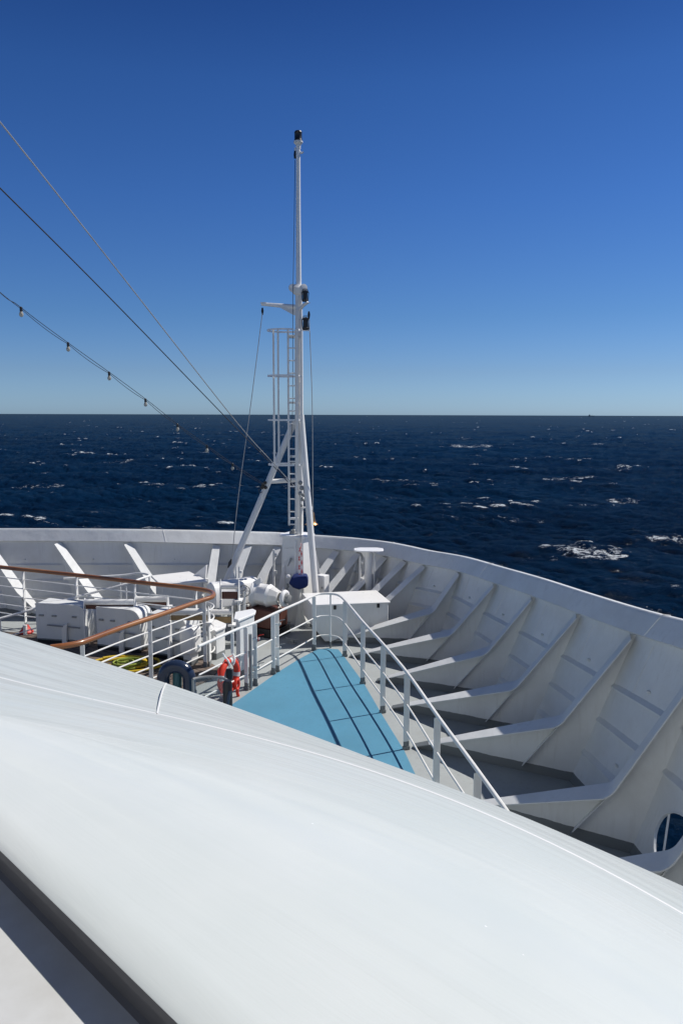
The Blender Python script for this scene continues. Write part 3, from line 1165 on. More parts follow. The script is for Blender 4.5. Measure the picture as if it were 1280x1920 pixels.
# pedestal with flat top
pc = at_y(691, 1031, 17.1)
pd = thing('vent_pedestal', (pc.x, pc.y, 0), 'white round column with a flat plate top standing behind the chest', 'vent pedestal')
MB().tube([V((pc.x, pc.y, 0)), V((pc.x, pc.y, pc.z - 0.02))], 0.088, 18).build('column', WHITE, pd)
m = MB()
oct_ = [(-0.34, -0.14), (-0.2, -0.24), (0.2, -0.24), (0.34, -0.14), (0.34, 0.14), (0.2, 0.24), (-0.2, 0.24), (-0.34, 0.14)]
m.prism([pc + V((a, b, 0)) for a, b in oct_], (0, 0, 0.03))
m.build('top_plate', CLEANW, pd, bevel=0.006)
for a in (R_(170), R_(10), R_(-90), R_(90)):
    dd = V((math.cos(a), math.sin(a), 0))
    MB().prism([pc + dd * 0.08 - V((0, 0, 0.016)), pc + dd * 0.22 - V((0, 0, 0.016)), pc + dd * 0.08 - V((0, 0, 0.2))], dd.cross(V((0, 0, 1))) * 0.012).build('gusset', WHITE, pd)
MB().tube([pc + V((0.13, -0.02, -0.08)), V((pc.x + 0.13, pc.y - 0.02, 0))], 0.02, 8).build('drain_pipe', WHITE, pd)

# slim standpipes
for (u, v0, y, lab) in ((513, 1030, 17.4, 'slim white standpipe with side knobs left of the mast house'), (675, 1043, 17.2, 'slim white standpipe just left of the flat-topped column')):
    p = at_y(u, v0, y)
    t = thing('standpipe', (p.x, p.y, 0), lab, 'standpipe', 'slim standpipes on the foredeck')
    MB().tube([V((p.x, p.y, 0)), p], 0.026, 10).build('pipe', WHITE, t)
    MB().lathe([(0.02, 0), (0.045, 0.01), (0.045, 0.05), (0.02, 0.06)], p + V((0.02, -0.02, -0.14)), (1, 0, 0), 12).build('knob', WHITE, t)
    MB().box(p + V((0.035, -0.02, -0.55)), (0.07, 0.06, 0.08)).build('bracket', WHITE, t, bevel=0.006)

# electrical cabinet beside mast
a, b = at_y(592, 1079, 16.7), at_y(617, 1079, 16.7)
cb = thing('cabinet', (a.x + .15, a.y + .15, 0), 'small white metal cabinet on legs right of the mast foot', 'cabinet')
cc_ = (a + b) / 2
M = Matrix.Translation(V((cc_.x, cc_.y + 0.12, a.z - 0.26))) @ Matrix.Rotation(R_(-35), 4, 'Z')
MB().box(None, (0.23, 0.2, 0.50), M=M).build('body', CLEANW, cb, bevel=0.012)
MB().box(None, (0.20, 0.012, 0.44), M=M @ Matrix.Translation((0, -0.108, 0))).build('door', WHITE, cb, bevel=0.004)
MB().box(None, (0.018, 0.03, 0.05), M=M @ Matrix.Translation((0.075, -0.125, -0.02))).build('catch', GREYM, cb, bevel=0.003)
lg = MB()
for sx_ in (-0.09, 0.09):
    for sy_ in (-0.07, 0.07):
        q = M @ V((sx_, sy_, -0.25))
        MB().tube([q, V((q.x, q.y, 0))], 0.015, 6).build('leg', WHITE, cb)

# ------------------------------------------------------------------ foremast
MY = 17.2


def mp(u, v, y=MY):
    return at_y(u, v, y)


mb0 = mp(561, 1003)
FM = thing('foremast', (mb0.x, mb0.y, 0), 'tall slender white mast with caged ladder rising from the foredeck', 'mast')
# mast house: tapered, eight sided
hz = mb0.z


def oct_ring(cx, cy, hw_, hd, ch_, z, rz=HA):
    pts = [(-hw_, -hd + ch_), (-hw_ + ch_, -hd), (hw_ - ch_, -hd), (hw_, -hd + ch_), (hw_, hd - ch_), (hw_ - ch_, hd), (-hw_ + ch_, hd), (-hw_, hd - ch_)]
    c, s = math.cos(rz), math.sin(rz)
    return [V((cx + x * c - y * s, cy + x * s + y * c, z)) for x, y in pts]


hc = mp(557, 1003)
r0 = oct_ring(hc.x, hc.y, 0.33, 0.33, 0.11, 0.0)
r1 = oct_ring(hc.x, hc.y, 0.29, 0.29, 0.10, hz - 0.03)
m = MB()
m.add(r0 + r1, [tuple(range(8))[::-1], tuple(range(8, 16))] + [(k, (k + 1) % 8, (k + 1) % 8 + 8, k + 8) for k in range(8)])
m.build('mast_house', WHITE, FM, bevel=0.008)
m = MB()
m.prism(oct_ring(hc.x + 0.0, hc.y, 0.355, 0.33, 0.12, hz), (0, 0, 0.05))
m.build('top_plate', CLEANW, FM, bevel=0.006)
# fins bracing the house
for (pts_, off) in (((mp(582, 1006, 17.3), mp(586, 1006, 17.3), mp(603, 1090, 17.3), mp(603, 1165, 17.3), mp(584, 1165, 17.3)), 0.03),
                   ((mp(531, 1060, 17.0), mp(534, 1060, 17.0), mp(534, 1165, 17.0), mp(516, 1165, 17.0), mp(520, 1108, 17.0)), 0.02)):
    MB().prism(list(pts_), (0.0, off * 2, 0)).build('brace_fin', CLEANW, FM)
MB().box(mp(553.5, 1052, 16.83), (0.035, 0.03, 0.95)).build('cable_duct', CLEANW, FM, bevel=0.004)
m = MB()
for v_ in (1028, 1053, 1078):
    q = mp(541, v_, 16.88)
    m.tube([q + V((-0.1, 0, 0)), q + V((0.1, 0.0, 0))], 0.008, 6)
m.build('hand_grip', WHITE, FM)
q = mp(543, 1052, 16.86)
MB().tube([q + V((0.04, 0, 0.07)), q + V((0.01, -.02, 0.0)), q + V((-0.04, 0, -0.12))], [0.035, 0.02, 0.012], 8).build('cable_gland', GREYM, FM)
# tubes
lower = [mp(560.5, 1003), mp(561, 900), mp(561, 780), mp(560.5, 640), mp(560, 545)]
MB().tube(lower, [0.098, 0.096, 0.092, 0.085, 0.078], 20).build('lower_pole', WHITE, FM)
MB().tube([mp(560, 548), mp(559, 400), mp(558.8, 264)], [0.062, 0.052, 0.046], 18).build('topmast', CLEANW, FM)
MB().lathe([(0.08, -0.12), (0.14, -0.08), (0.155, 0.0), (0.15, 0.05), (0.09, 0.11)], mp(559.5, 543), (0.15, -0.2, 1), 16).build('collar', WHITE, FM)
for dx_ in (-0.13, 0.12):
    MB().lathe([(0.05, -0.025), (0.085, -0.02), (0.085, 0.02), (0.05, 0.025)], mp(559.5, 541) + V((dx_, -0.09, 0)), (0.6, -1, 0), 14).build('sheave_cheek', WHITE, FM)
MB().box(mp(560.5, 590) + V((0.055, -0.075, 0)), (0.03, 0.03, 1.0)).build('cable_tray', CLEANW, FM, bevel=0.003)
m = MB()
m.box((mp(567, 830) + mp(567, 625)) / 2 + V((-0.02, -0.12, 0)), (0.045, 0.035, (mp(567, 625) - mp(567, 830)).z))
for v_ in range(630, 825, 22):
    m.box(mp(566, v_) + V((-0.03, -0.06, 0)), (0.03, 0.1, 0.03))
m.build('cable_tray', CLEANW, FM)
# struts
MB().tube([mp(564, 778, 17.1), mp(570, 850, 17.0), mp(592, 1113, 16.35), mp(597, 1180, 16.2)], 0.072, 14).build('strut', WHITE, FM)
MB().tube([mp(552, 790, 17.15), mp(510, 888, 17.1), mp(427, 1083, 16.9), mp(404, 1138, 16.8)], 0.073, 14).build('strut', WHITE, FM)
MB().tube([mp(503, 903, 17.1), mp(556, 900, 17.2)], 0.052, 12).build('cross_brace', WHITE, FM)
# yard arm with gusset
MB().tube([mp(490, 570, 17.3), mp(521, 572.5, 17.25), mp(556, 576, 17.2)], [0.035, 0.045, 0.055], 10).build('yard_arm', CLEANW, FM)
MB().prism([mp(522, 575, 17.2), mp(556, 577, 17.2), mp(556, 592, 17.2), mp(549, 590, 17.2)], (0, 0.015, 0)).build('yard_gusset', WHITE, FM)
MB().box(mp(494, 568, 17.3), (0.13, 0.10, 0.02)).build('yard_tip', CLEANW, FM)
MB().tube([mp(562, 580, 17.1), mp(569, 572, 17.0), mp(577, 567, 16.9)], [0.04, 0.035, 0.03], 10).build('lamp_arm', WHITE, FM)
MB().prism([mp(573, 567, 17.05), mp(582, 568, 17.05), mp(582, 568, 16.8), mp(573, 567, 16.8)], (0, 0, 0.015)).build('lamp_shelf', CLEANW, FM)
MB().prism([mp(564, 620, 17.15), mp(580, 620, 17.15), mp(581, 620, 16.85), mp(564, 620, 16.85)], (0, 0, 0.02)).build('lamp_shelf', CLEANW, FM)


def nav_lamp(c, r, h, par):
    l_ = MB().lathe([(r * 0.9, -h / 2), (r, -h / 2 + 0.02), (r * 1.0, -h * 0.34), (r * 0.78, -h * 0.3), (r * 0.78, h * 0.28), (r, h * 0.32), (r, h * 0.42), (r * 0.6, h / 2), (r * 0.2, h / 2 + 0.01)], c, (0, 0, 1), 16).build('navigation_lamp', BLACK, par)
    m_ = MB()
    m_.tube([c + V((r * 0.9, 0, -h * 0.4)), c + V((r * 1.05, 0, h * 0.3)), c + V((r * 0.6, 0, h * 0.62)), c + V((-r * 0.6, 0, h * 0.62)), c + V((-r * 1.05, 0, h * 0.3)), c + V((-r * 0.9, 0, -h * 0.4))], 0.009, 6)
    m_.build('lamp_guard', BLACK, par)
    return l_


nav_lamp(mp(572, 555, 16.95), 0.073, 0.24, FM)
nav_lamp(mp(573, 607, 16.98), 0.078, 0.27, FM)
tl = mp(559, 256)
MB().lathe([(0.05, -0.26), (0.055, -0.18), (0.10, -0.13), (0.10, -0.1), (0.05, -0.09)], tl, (0, 0, 1), 16).build('lamp_base', TANB if False else WHITE, FM)
MB().lathe([(0.085, -0.1), (0.09, -0.08), (0.082, -0.06), (0.082, 0.07), (0.088, 0.08), (0.07, 0.11), (0.02, 0.12)], tl, (0, 0, 1), 16).build('masthead_lamp', BLACK, FM)
MB().tube([mp(559.5, 284), mp(566, 287), mp(569, 285)], [0.03, 0.022, 0.015], 8).build('lamp_bracket', WHITE, FM)
MB().tube([mp(553, 277), mp(553, 283)], 0.016, 8).build('block_pin', WHITE, FM)
MB().tube([mp(553, 283), mp(552.5, 290), mp(553, 297)], [0.02, 0.025, 0.022], 8).build('pulley_block', BLACK, FM)
# ladder
lyr = 16.95
for u in (541, 555):
    MB().box((mp(u, 985, lyr) + mp(u, 617, lyr)) / 2, (0.045, 0.018, (mp(u, 617, lyr) - mp(u, 985, lyr)).z)).build('ladder_rail', WHITE, FM, bevel=0.002)
for k in range(16):
    v_ = 983 - k * 23.6
    MB().tube([mp(541, v_, lyr), mp(555, v_, lyr)], 0.014, 8).build('rung', WHITE, FM)
for v_ in (972, 856, 755, 632):
    MB().box(mp(550, v_, lyr + 0.1), (0.22, 0.14, 0.045)).build('ladder_bracket', WHITE, FM, bevel=0.003)
cx_ = mp(535, 700, 16.9)
for v_ in (620, 705, 787.5, 870.5):
    z_ = mp(535, v_, 16.75).z
    ringp = []
    for k in range(25):
        a = R_(-10 + 340 * k / 24 - 60 + 35)
        ringp.append(V((cx_.x + 0.385 * math.cos(a), 16.72 + 0.33 * math.sin(a), z_)))
    m = MB()
    inner_ = [V((cx_.x + (p.x - cx_.x) * 0.97, 16.72 + (p.y - 16.72) * 0.97, 0)) for p in ringp]
    m.grid([[V((p.x, p.y, z_ - 0.018)) for p in ringp], [V((p.x, p.y, z_ + 0.018)) for p in ringp], [V((p.x, p.y, z_ + 0.018)) for p in inner_], [V((p.x, p.y, z_ - 0.018)) for p in inner_], [V((p.x, p.y, z_ - 0.018)) for p in ringp]])
    m.build('cage_hoop', CLEANW, FM)
for (u, y_) in ((513.5, 16.55), (522, 17.0), (557.5, 16.42), (565.5, 16.6)):
    a, b = mp(u, 873, y_), mp(u, 616, y_)
    bot_ = b.z - (b.z - a.z) * (1.0)
    MB().box((a + b) / 2, (0.042 if u < 530 else 0.03, 0.012, b.z - a.z)).build('cage_bar', WHITE, FM)
# tackle hanging on the mast
m = MB()
for (u, v_, r_) in ((563, 905, .05), (566, 915, .055), (563, 925, .05), (567, 936, .05), (565, 948, .035), (568, 928, .04)):
    m.lathe([(0.01, -r_), (r_, -r_ * 0.4), (r_, r_ * 0.4), (0.01, r_)], mp(u, v_, 16.9), (random.random() - .5, -1, random.random() - .5), 8)
m.build('tackle', GREYM, FM)
MB().prism([mp(561, 955, 17.0), mp(571, 950, 17.0), mp(562, 972, 17.0)], (0, 0.02, 0)).build('bell_bracket', CLEANW, FM)
MB().tube([mp(566, 952, 17.0), mp(585, 951, 17.0), mp(585, 956, 17.0)], 0.02, 8).build('bell_arm', CLEANW, FM)
m = MB()
for (u, v_) in ((497, 905), (493, 909), (498, 914), (491, 914)):
    m.lathe([(0.01, -.04), (.04, -.02), (.04, .02), (.01, .04)], mp(u, v_, 17.0), (random.random(), -1, random.random()), 8)
m.tube([mp(494, 915, 17.0), mp(485, 918, 17.0), mp(486, 925, 17.0), mp(492, 922, 17.0)], 0.008, 6)
m.build('cable_clamp', DARKR, FM)
m = MB()
for k in range(7):
    m.lathe([(0.01, -.03), (.035, -.02), (.03, .02), (.01, .03)], mp(545 + k * 1.2, 999 - (k % 3) * 2.2, 17.05), (random.random(), -1, 1), 8)
m.tube([mp(548, 996, 17.0), mp(552, 986, 17.0)], 0.006, 6)
m.build('cable_bundle', GREYM, FM)

# bell
bc = mp(584, 972, 17.0)
bell = thing('ship_bell', bc, 'weathered brass ship bell hanging on the right side of the mast', 'bell')
MB().lathe([(0.02, 0.15), (0.05, 0.145), (0.065, 0.12), (0.07, 0.05), (0.082, -0.03), (0.11, -0.10), (0.15, -0.135), (0.145, -0.145), (0.10, -0.12), (0.06, -0.05), (0.05, 0.08), (0.01, 0.1)], bc, (0, 0, 1), 24).build('bell_body', BRASS, bell)
MB().tube([bc + V((0, 0, 0.14)), bc + V((0, 0, 0.2))], 0.018, 8).build('crown', BRASS, bell)
MB().tube([bc + V((0, 0, 0.05)), bc + V((0, 0, -0.15)), bc + V((0, 0, -0.17))], [0.008, 0.012, 0.025], 8).build('clapper', GREYM, bell)

# signal lamp under a navy cover on its post
lp = at_z(560, 1172)
sl = thing('covered_searchlight', lp, 'searchlight under a navy blue canvas cover on a white post', 'searchlight')
ctop = at_y(560, 1092, lp.y)
MB().tube([V((lp.x, lp.y, 0)), V((lp.x, lp.y, ctop.z))], 0.055, 12).build('post', WHITE, sl)
for a in (R_(-20), R_(160), R_(-110)):
    dd = V((math.cos(a), math.sin(a), 0))
    MB().prism([lp + dd * 0.04, lp + dd * 0.22, lp + dd * 0.06 + V((0, 0, 0.42))], dd.cross(V((0, 0, 1))) * 0.014).build('gusset', WHITE, sl)
m = MB()
yy = lp.y - 0.05
hexp = [(541, 1094), (547, 1081), (556, 1079.5), (575, 1080), (578, 1088), (577.5, 1098), (573, 1102), (560, 1106), (549, 1102)]
n = len(hexp)
fr_ = [at_y(u, v, yy - 0.14) for u, v in hexp]
cc_ = sum(fr_, V()) / n
front2 = [cc_ + (p - cc_) * 0.72 + V((0, -0.05, 0)) for p in fr_]
back_ = [cc_ + (p - cc_) * 0.9 + V((0, 0.36, 0)) for p in fr_]
m.add(front2 + fr_ + back_, [tuple(range(n)), tuple(range(2 * n, 3 * n))[::-1]] + [(k, (k + 1) % n, (k + 1) % n + n, k + n) for k in range(n)] + [(k + n, (k + 1) % n + n, (k + 1) % n + 2 * n, k + 2 * n) for k in range(n)])
m.build('canvas_cover', NAVY, sl, bevel=0.02)
MB().lathe([(0.0, -.05), (.045, -.03), (.05, .01), (.035, .05), (0.0, .06)], at_y(540, 1081, yy), (0.3, -1, 0.2), 14).build('side_lamp', CLEANW, sl)
m = MB()
for k in range(11):
    p = at_y(539 - k * 0.55 + (k % 2) * 1.4, 1096 + k * 4.2, yy + 0.02)
    m.lathe([(0.01, -.02), (.03, -.01), (.03, .01), (.01, .02)], p, (random.random() - .5, -1, random.random() - .5), 8)
m.build('chain_stopper', GREYM, sl)

# red and white chain
ca, cb_ = at_y(563, 925, 16.7), at_y(563.5, 1018, 16.7)
chn = thing('barrier_chain', cb_, 'red and white plastic chain hanging above the navy cover', 'chain')
MB().tube([ca, cb_], 0.011, 6).build('lanyard', WIRE, chn)
endc = at_y(564, 1079, 16.6)
mr_, mw_ = MB(), MB()
nl = 22
for side_ in (0, 1):
    for k in range(nl):
        t = (k + 0.5) / nl
        p = cb_.lerp(endc, t) + V(((-0.035 + side_ * 0.055) * min(1, t * 2.5), 0.02 * side_, 0))
        loop = []
        for q in range(8):
            a = q * math.pi / 4
            e = V((math.cos(a) * 0.014, 0, 0)) if k % 2 else V((0, math.cos(a) * 0.014, 0))
            loop.append(p + e + V((0, 0, math.sin(a) * 0.026)))
        (mr_ if (k // 3 + side_) % 2 else mw_).tube(loop, 0.0065, 5, closed=True)
mr_.build('red_links', RED, chn)
mw_.build('white_links', WHITE, chn)

# halyards
for nm, pts_, lab in (('halyard', [mp(492, 583, 17.3), mp(489, 610, 17.25), mp(470, 760, 17.1), mp(447, 930, 16.9), mp(434, 1058, 16.7)], 'thin grey halyard slanting from the left yard arm to the bulwark side'),
                      ('halyard', [mp(579, 590, 16.9), mp(582, 660, 16.9), mp(585.5, 780, 16.85), mp(586.5, 985, 16.8)], 'thin pale halyard running down the right side of the mast past the bell')):
    t = thing(nm, pts_[-1], lab, 'halyard', 'halyards of the mast')
    MB().tube(smooth_path(pts_, 6), 0.0085, 6).build('line', WIRE, t)
    MB().tube([pts_[0] + V((0, 0, 0.07)), pts_[0], pts_[0] - V((0, 0, 0.09))], [0.018, 0.03, 0.015], 8).build('pulley_block', BLACK, t)
    if pts_[0].x < -1.5:
        e = pts_[-1]
        MB().tube([e + V((0, 0, 0.12)), e + V((-0.03, 0, 0.03)), e + V((-0.08, 0, -0.08))], [0.012, 0.04, 0.015], 8).build('shackle', DARKR, t)
tpm = at_y(553, 300, MY)
o = MB().tube([tpm, at_y(551.5, 420, MY - .1), at_y(549, 560, MY - .2), at_y(549, 740, MY - .25), at_y(543, 990, MY - .2)], 0.006, 6).build('signal_line', CABLE)
tag(o, 'thin dark signal line running from the masthead down beside the ladder', 'line')

# stays running aft past the camera
st1 = [at_y(0, 228, 8.5), at_y(205, 487, 10.6), at_y(440, 787, 14.9), at_y(512, 868, 16.3), at_y(558, 918, 17.1)]
ext = st1[0] + (st1[0] - st1[1]).normalized() * 9
o = MB().tube([ext] + smooth_path(st1, 10), 0.008, 8).build('wire_stay', WIRE)
tag(o, 'pale galvanised wire stay, the upper one crossing the sky at left', 'wire stay', 'wire stays from the mast to the bridge')
st2 = [at_y(0, 352, 9.0), at_y(200, 552, 11.2), at_y(418, 777, 14.8), at_y(505, 866, 16.6), at_y(559, 925, 17.15)]
ext = st2[0] + (st2[0] - st2[1]).normalized() * 9
o = MB().tube([ext] + smooth_path(st2, 10), 0.0085, 8).build('wire_stay', CABLE)
tag(o, 'dark wire stay between the pale stay and the string of bulbs', 'wire stay', 'wire stays from the mast to the bridge')

# festoon lights
fb = [(40, 579), (128, 645), (205, 700), (273, 750), (333, 797), (388, 837), (436, 871)]
ya = [11.2, 11.95, 12.7, 13.45, 14.15, 14.85, 15.5]
fp = [at_y(u, v, y) for (u, v), y in zip(fb, ya)]
fend = at_y(495, 909, 16.4)
FL = thing('string_lights', fend, 'string of round bulbs on twin black cables sloping up to the left', 'string lights')
first = fp[0] + (fp[0] - fp[1]) * 1.0 + V((0, 0, 0.10))
ff = first + (fp[0] - fp[1]) * 5 + V((0, 0, 1.2))
chainp = [ff, first] + fp + [fend]
up_ = [p + V((0, 0, 0.02)) for p in chainp]
MB().tube(smooth_path(up_, 6), 0.0055, 6).build('cable', CABLE, FL)
lo = []
for i in range(len(chainp) - 1):
    a, b = chainp[i], chainp[i + 1]
    lo += [a.lerp(b, k / 8) - V((0, 0, 0.030 * 4 * (k / 8) * (1 - k / 8))) for k in range(8)]
lo.append(chainp[-1])
MB().tube(lo, 0.005, 6).build('cable', CABLE, FL)
for p in fp + [first, first + (fp[0] - fp[1])]:
    s_ = MB().lathe([(0.012, 0.03), (0.02, 0.02), (0.021, -0.035), (0.016, -0.04)], p, (0, 0, 1), 10).build('socket', BLACK, FL)
    MB().lathe([(0.014, -0.035), (0.022, -0.05), (0.031, -0.072), (0.031, -0.088), (0.021, -0.110), (0.004, -0.118)], p, (0, 0, 1), 14).build('bulb', BULB, FL)

# ------------------------------------------------------------------ mooring gear on the port side
def rbox(c, size, rz=HA):
    return Matrix.Translation(V(c)) @ Matrix.Rotation(rz, 4, 'Z'), size


def lancet(c, w, h, dirv, th=0.02):
    """upright pointed-arch plate"""
    c, d = V(c), V(dirv).normalized()
    prof = [(-w, 0), (-w, h * 0.45), (-w * 0.72, h * 0.75), (0, h), (w * 0.72, h * 0.75), (w, h * 0.45), (w, 0)]
    return MB().prism([c + d * a + V((0, 0, b)) for a, b in prof], d.cross(V((0, 0, 1))) * th)


def roller_stand(u0, u1, v0, v1, y, foot_v, lab, board, box_w=0.0):
    """stand: two pointed end plates, a horizontal roller and a board under it; spans u0..u1"""
    a = at_y(u0, v1, y)
    b = at_y(u1, v1, y)
    hgt = (at_y(u1, v0, y) - b).z
    t = thing('roller_stand', (b.x, b.y, 0), lab, 'roller stand', 'roller stands on the foredeck')
    dd = V((b.x - a.x, b.y - a.y, 0)).normalized()
    pv = V((-dd.y, dd.x, 0))
    for e in (a, b):
        lancet(V((e.x, e.y, b.z)), 0.085, hgt, pv).build('end_plate', WHITE, t, bevel=0.003)
    za = b.z + hgt * 0.62
    MB().tube([V((a.x, a.y, za)), V((b.x, b.y, za))], 0.062, 16).build('roller', GREYM if False else WHITE, t)
    mid = (a + b) / 2
    L_ = (b - a).length
    ang = math.atan2(dd.y, dd.x)
    MB().box((mid.x, mid.y, b.z + hgt * 0.18), (L_ - 0.05, 0.05, hgt * 0.34), ang).build('board', board, t, bevel=0.004)
    for e in (a, b):
        MB().box((e.x, e.y, (b.z - 0.02) / 2), (0.03, 0.2, b.z - 0.02), ang).build('upright', POSTW, t, bevel=0.004)
    MB().box((b.x - 0.0, b.y - 0.02, b.z - 0.02), (0.15, 0.26, 0.035), ang).build('bracket', CLEANW, t, bevel=0.004)
    return t


t1 = roller_stand(396, 436, 1135, 1168, 15.0, 1240, 'roller stand with a tan board nearest the right curl of the railing', TANB)
t2 = roller_stand(414, 448, 1085, 1123, 15.2, 1200, 'tallest roller stand with a dark mahogany board under its roller', MAHOG)
t3 = roller_stand(257, 315, 1116, 1136, 15.3, 1200, 'roller stand seen just under the teak handrail with dark board', MAHOG)
t4 = roller_stand(318, 392, 1137, 1163, 13.8, 1200, 'roller stand with a long roller behind the handrail corner', TANB)
t5 = roller_stand(160, 254, 1121, 1142, 14.9, 1200, 'roller stand at far left under the dark handrail', MAHOG)


def plate_thing(name, lab, cat, px, z, th, mat, parts=(), grp=None, legs=0.0):
    pts = [at_z(u, v, z) for u, v in px]
    c = sum(pts, V()) / len(pts)
    t = thing(name, (c.x, c.y, 0), lab, cat, grp)
    m = MB()
    m.prism([p - V((0, 0, th / 2)) for p in pts], (0, 0, th))
    m.build('top', mat, t, bevel=min(0.012, th * 0.3))
    inn = [c + (p - c) * 0.82 for p in pts]
    m = MB()
    m.prism([V((p.x, p.y, (z - th) / 2)) for p in inn], (0, 0, z - th - 0.002))
    m.build('base', HULLW, t, bevel=0.01)
    return t


plate_thing('fairlead_table', 'white tapering arm plate on a grey base, right of the front roller stand', 'fairlead', [(441, 1147), (474, 1141), (480, 1144), (478, 1149), (447, 1162), (438, 1160)], 1.12, 0.05, CLEANW)
plate_thing('fairlead_table', 'small sunlit white plate low behind the curled rail ends', 'fairlead', [(398, 1158), (412, 1164), (424, 1169), (423, 1174), (404, 1182), (392, 1180)], 0.62, 0.05, CLEANW)
plate_thing('hatch_box', 'white hatch box with a broad sloping lid below the port bulwark', 'hatch', [(283, 1079), (355, 1071), (389, 1088), (300, 1095)], 1.08, 0.05, CLEANW)
fp_ = [at_y(364, 1078, 17.0), at_y(388, 1059, 17.0), at_y(386, 1086, 17.0), at_y(376, 1084, 17.0)]
t = thing('bracket_fin', fp_[2], 'sunlit white pointed fin standing behind the hatch box', 'bracket')
MB().prism(fp_, (0.02, 0.06, 0)).build('fin_plate', CLEANW, t)
MB().box((fp_[2].x, 17.05, fp_[2].z / 2), (0.1, 0.1, fp_[2].z)).build('stem', HULLW, t)

# long low winch beds with rounded ends
for (ua, va, ub, vb, y0, y1, lab) in ((66, 1130, 160, 1190, 15.2, 15.0, 'white winch bed with rounded top corner nearest the left frame edge'), (180, 1138, 262, 1205, 14.8, 14.5, 'middle one of the three white winch beds behind the left railing'), (276, 1150, 349, 1216, 14.3, 14.0, 'white winch bed closest to the hose and squat bitt')):
    a, b = at_y(ua, va, y0), at_y(ub, va + 8, y1)
    d = V((b.x - a.x, b.y - a.y, 0))
    Lb = d.length
    d.normalize()
    h_ = (a.z + b.z) / 2
    c = (a + b) / 2
    t = thing('winch_bed', (c.x, c.y, 0), lab, 'winch bed', 'winch beds on the port side')
    bk = V((-d.y, d.x, 0))
    prof = [(0, 0.03), (0, h_ - .02), (0.02, h_)] + [(Lb - 0.22 + 0.22 * math.sin(q), h_ - 0.22 + 0.22 * math.cos(q)) for q in (0, .4, .8, 1.2, 1.57)] + [(Lb, 0.1), (Lb - 0.06, 0.03)]
    o0 = V((a.x, a.y, 0))
    MB().prism([o0 + d * p + V((0, 0, q)) + bk * 0.25 for p, q in prof], bk * 0.5).build('bed', HULLW, t, bevel=0.012)
    MB().tube([o0 + d * p + V((0, 0, q + 0.004)) - bk * 0.0 for p, q in prof[1:-1]], 0.012, 6).build('edge_bead', WHITE, t)
    for k in (0.12, 0.38, 0.78):
        q = o0 + d * Lb * k - bk * 0.012 + V((0, 0, h_ * 0.72))
        MB().box(q, (0.10, 0.03, 0.035), math.atan2(d.y, d.x)).build('hinge', GREYM, t, bevel=0.004)
    MB().tube([o0 + d * Lb * 0.25 - bk * 0.05 + V((0, 0, h_ * 0.5)), o0 + d * Lb * 0.9 - bk * 0.05 + V((0, 0, h_ * 0.47))], 0.014, 8).build('grab_bar', GREYM, t)
    MB().box(o0 + d * Lb * 0.5 + bk * 0.02 + V((0, 0, 0.05)), (Lb * 0.96, 0.07, 0.10), math.atan2(d.y, d.x)).build('under_gap_shade', BLACK, t)  # black strip standing in for the shade in the gap under the bed
    for k in (0.55,):
        q = o0 + d * Lb * k - bk * 0.06
        MB().tube(fillet([q + V((0, 0, 0)), q + V((0, 0, 0.33)), q + V((0.10, 0.02, 0.45))], 0.1, 5), [0.05] * 7 + [0.04] , 10).build('strut_leg', WHITE, t) if False else MB().prism([q + V((0, 0, 0)), q + V((0, 0, 0.36)), q + V((0.05, 0, 0.46)), q + V((0.13, 0, 0.5)), q + V((0.11, 0, 0.36)), q + V((0.10, 0, 0))], V((0, 0.07, 0))).build('strut_leg', WHITE, t, bevel=0.01)
e = at_y(355, 1190, 13.8)
t = thing('mooring_bitt', (e.x, e.y, 0), 'squat white bitt, sunlit on top, behind the low railing post', 'bitt')
MB().box(None, (0.30, 0.32, 0.52), M=Matrix.Translation((e.x, e.y + 0.1, 0.5)) @ Matrix.Rotation(HA, 4, 'Z')).build('head', CLEANW, t, bevel=0.05, seg=3)
MB().box(None, (0.2, 0.22, 0.25), M=Matrix.Translation((e.x, e.y + 0.1, 0.125)) @ Matrix.Rotation(HA, 4, 'Z')).build('stem', POSTW, t, bevel=0.02)

# windlass: long rounded cover and faceted drum
a, b = at_y(396, 1116, 15.9), at_y(478, 1104, 16.6)
d = (V((b.x - a.x, b.y - a.y, 0))).normalized()
bk = V((-d.y, d.x, 0))
wd_ = thing('windlass', ((a.x + b.x) / 2, (a.y + b.y) / 2, 0), 'white anchor windlass with a long cover and faceted drum left of the mast', 'windlass')
Lc = (b - a).length
zt = 1.22
prof = [(-0.2, 0.62), (-0.2, 0.94), (-0.12, 1.10), (-0.04, 1.15), (0.1, 1.15), (0.2, 1.05), (0.22, 0.62)]
MB().prism([(a + b) / 2 * 1.0 + bk * p + V((0, 0, q - (a.z + b.z) / 2)) for p, q in prof], d * Lc).build('cover', CLEANW, wd_, bevel=0.015)
axd = V((0.87, -0.42, -0.05)).normalized()
dc = at_y(479, 1112, 16.1)
MB().lathe([(0.02, 0), (0.30, 0.0), (0.31, 0.02), (0.28, 0.04), (0.235, 0.09), (0.235, 0.32), (0.26, 0.36), (0.22, 0.42)], dc, axd, 9).build('drum', CLEANW, wd_, bevel=0.006)
MB().lathe([(0.22, 0.42), (0.22, 0.44), (0.15, 0.60), (0.11, 0.62), (0.11, 0.56), (0.02, 0.54)], dc, axd, 9).build('drum_end', WHITE, wd_, bevel=0.005)
m = MB()
c2 = dc + axd * 0.74
m.tube([c2 + (V((0, 0, 1)) * math.cos(k * math.pi / 10) + axd.cross(V((0, 0, 1))) * math.sin(k * math.pi / 10)) * 0.14 for k in range(20)], 0.05, 10, closed=True)
m.build('chain_wheel', CLEANW, wd_)
MB().lathe([(0.1, -0.1), (0.1, 0.12), (0.05, 0.14)], c2, axd, 14).build('hub', GREYM, wd_)
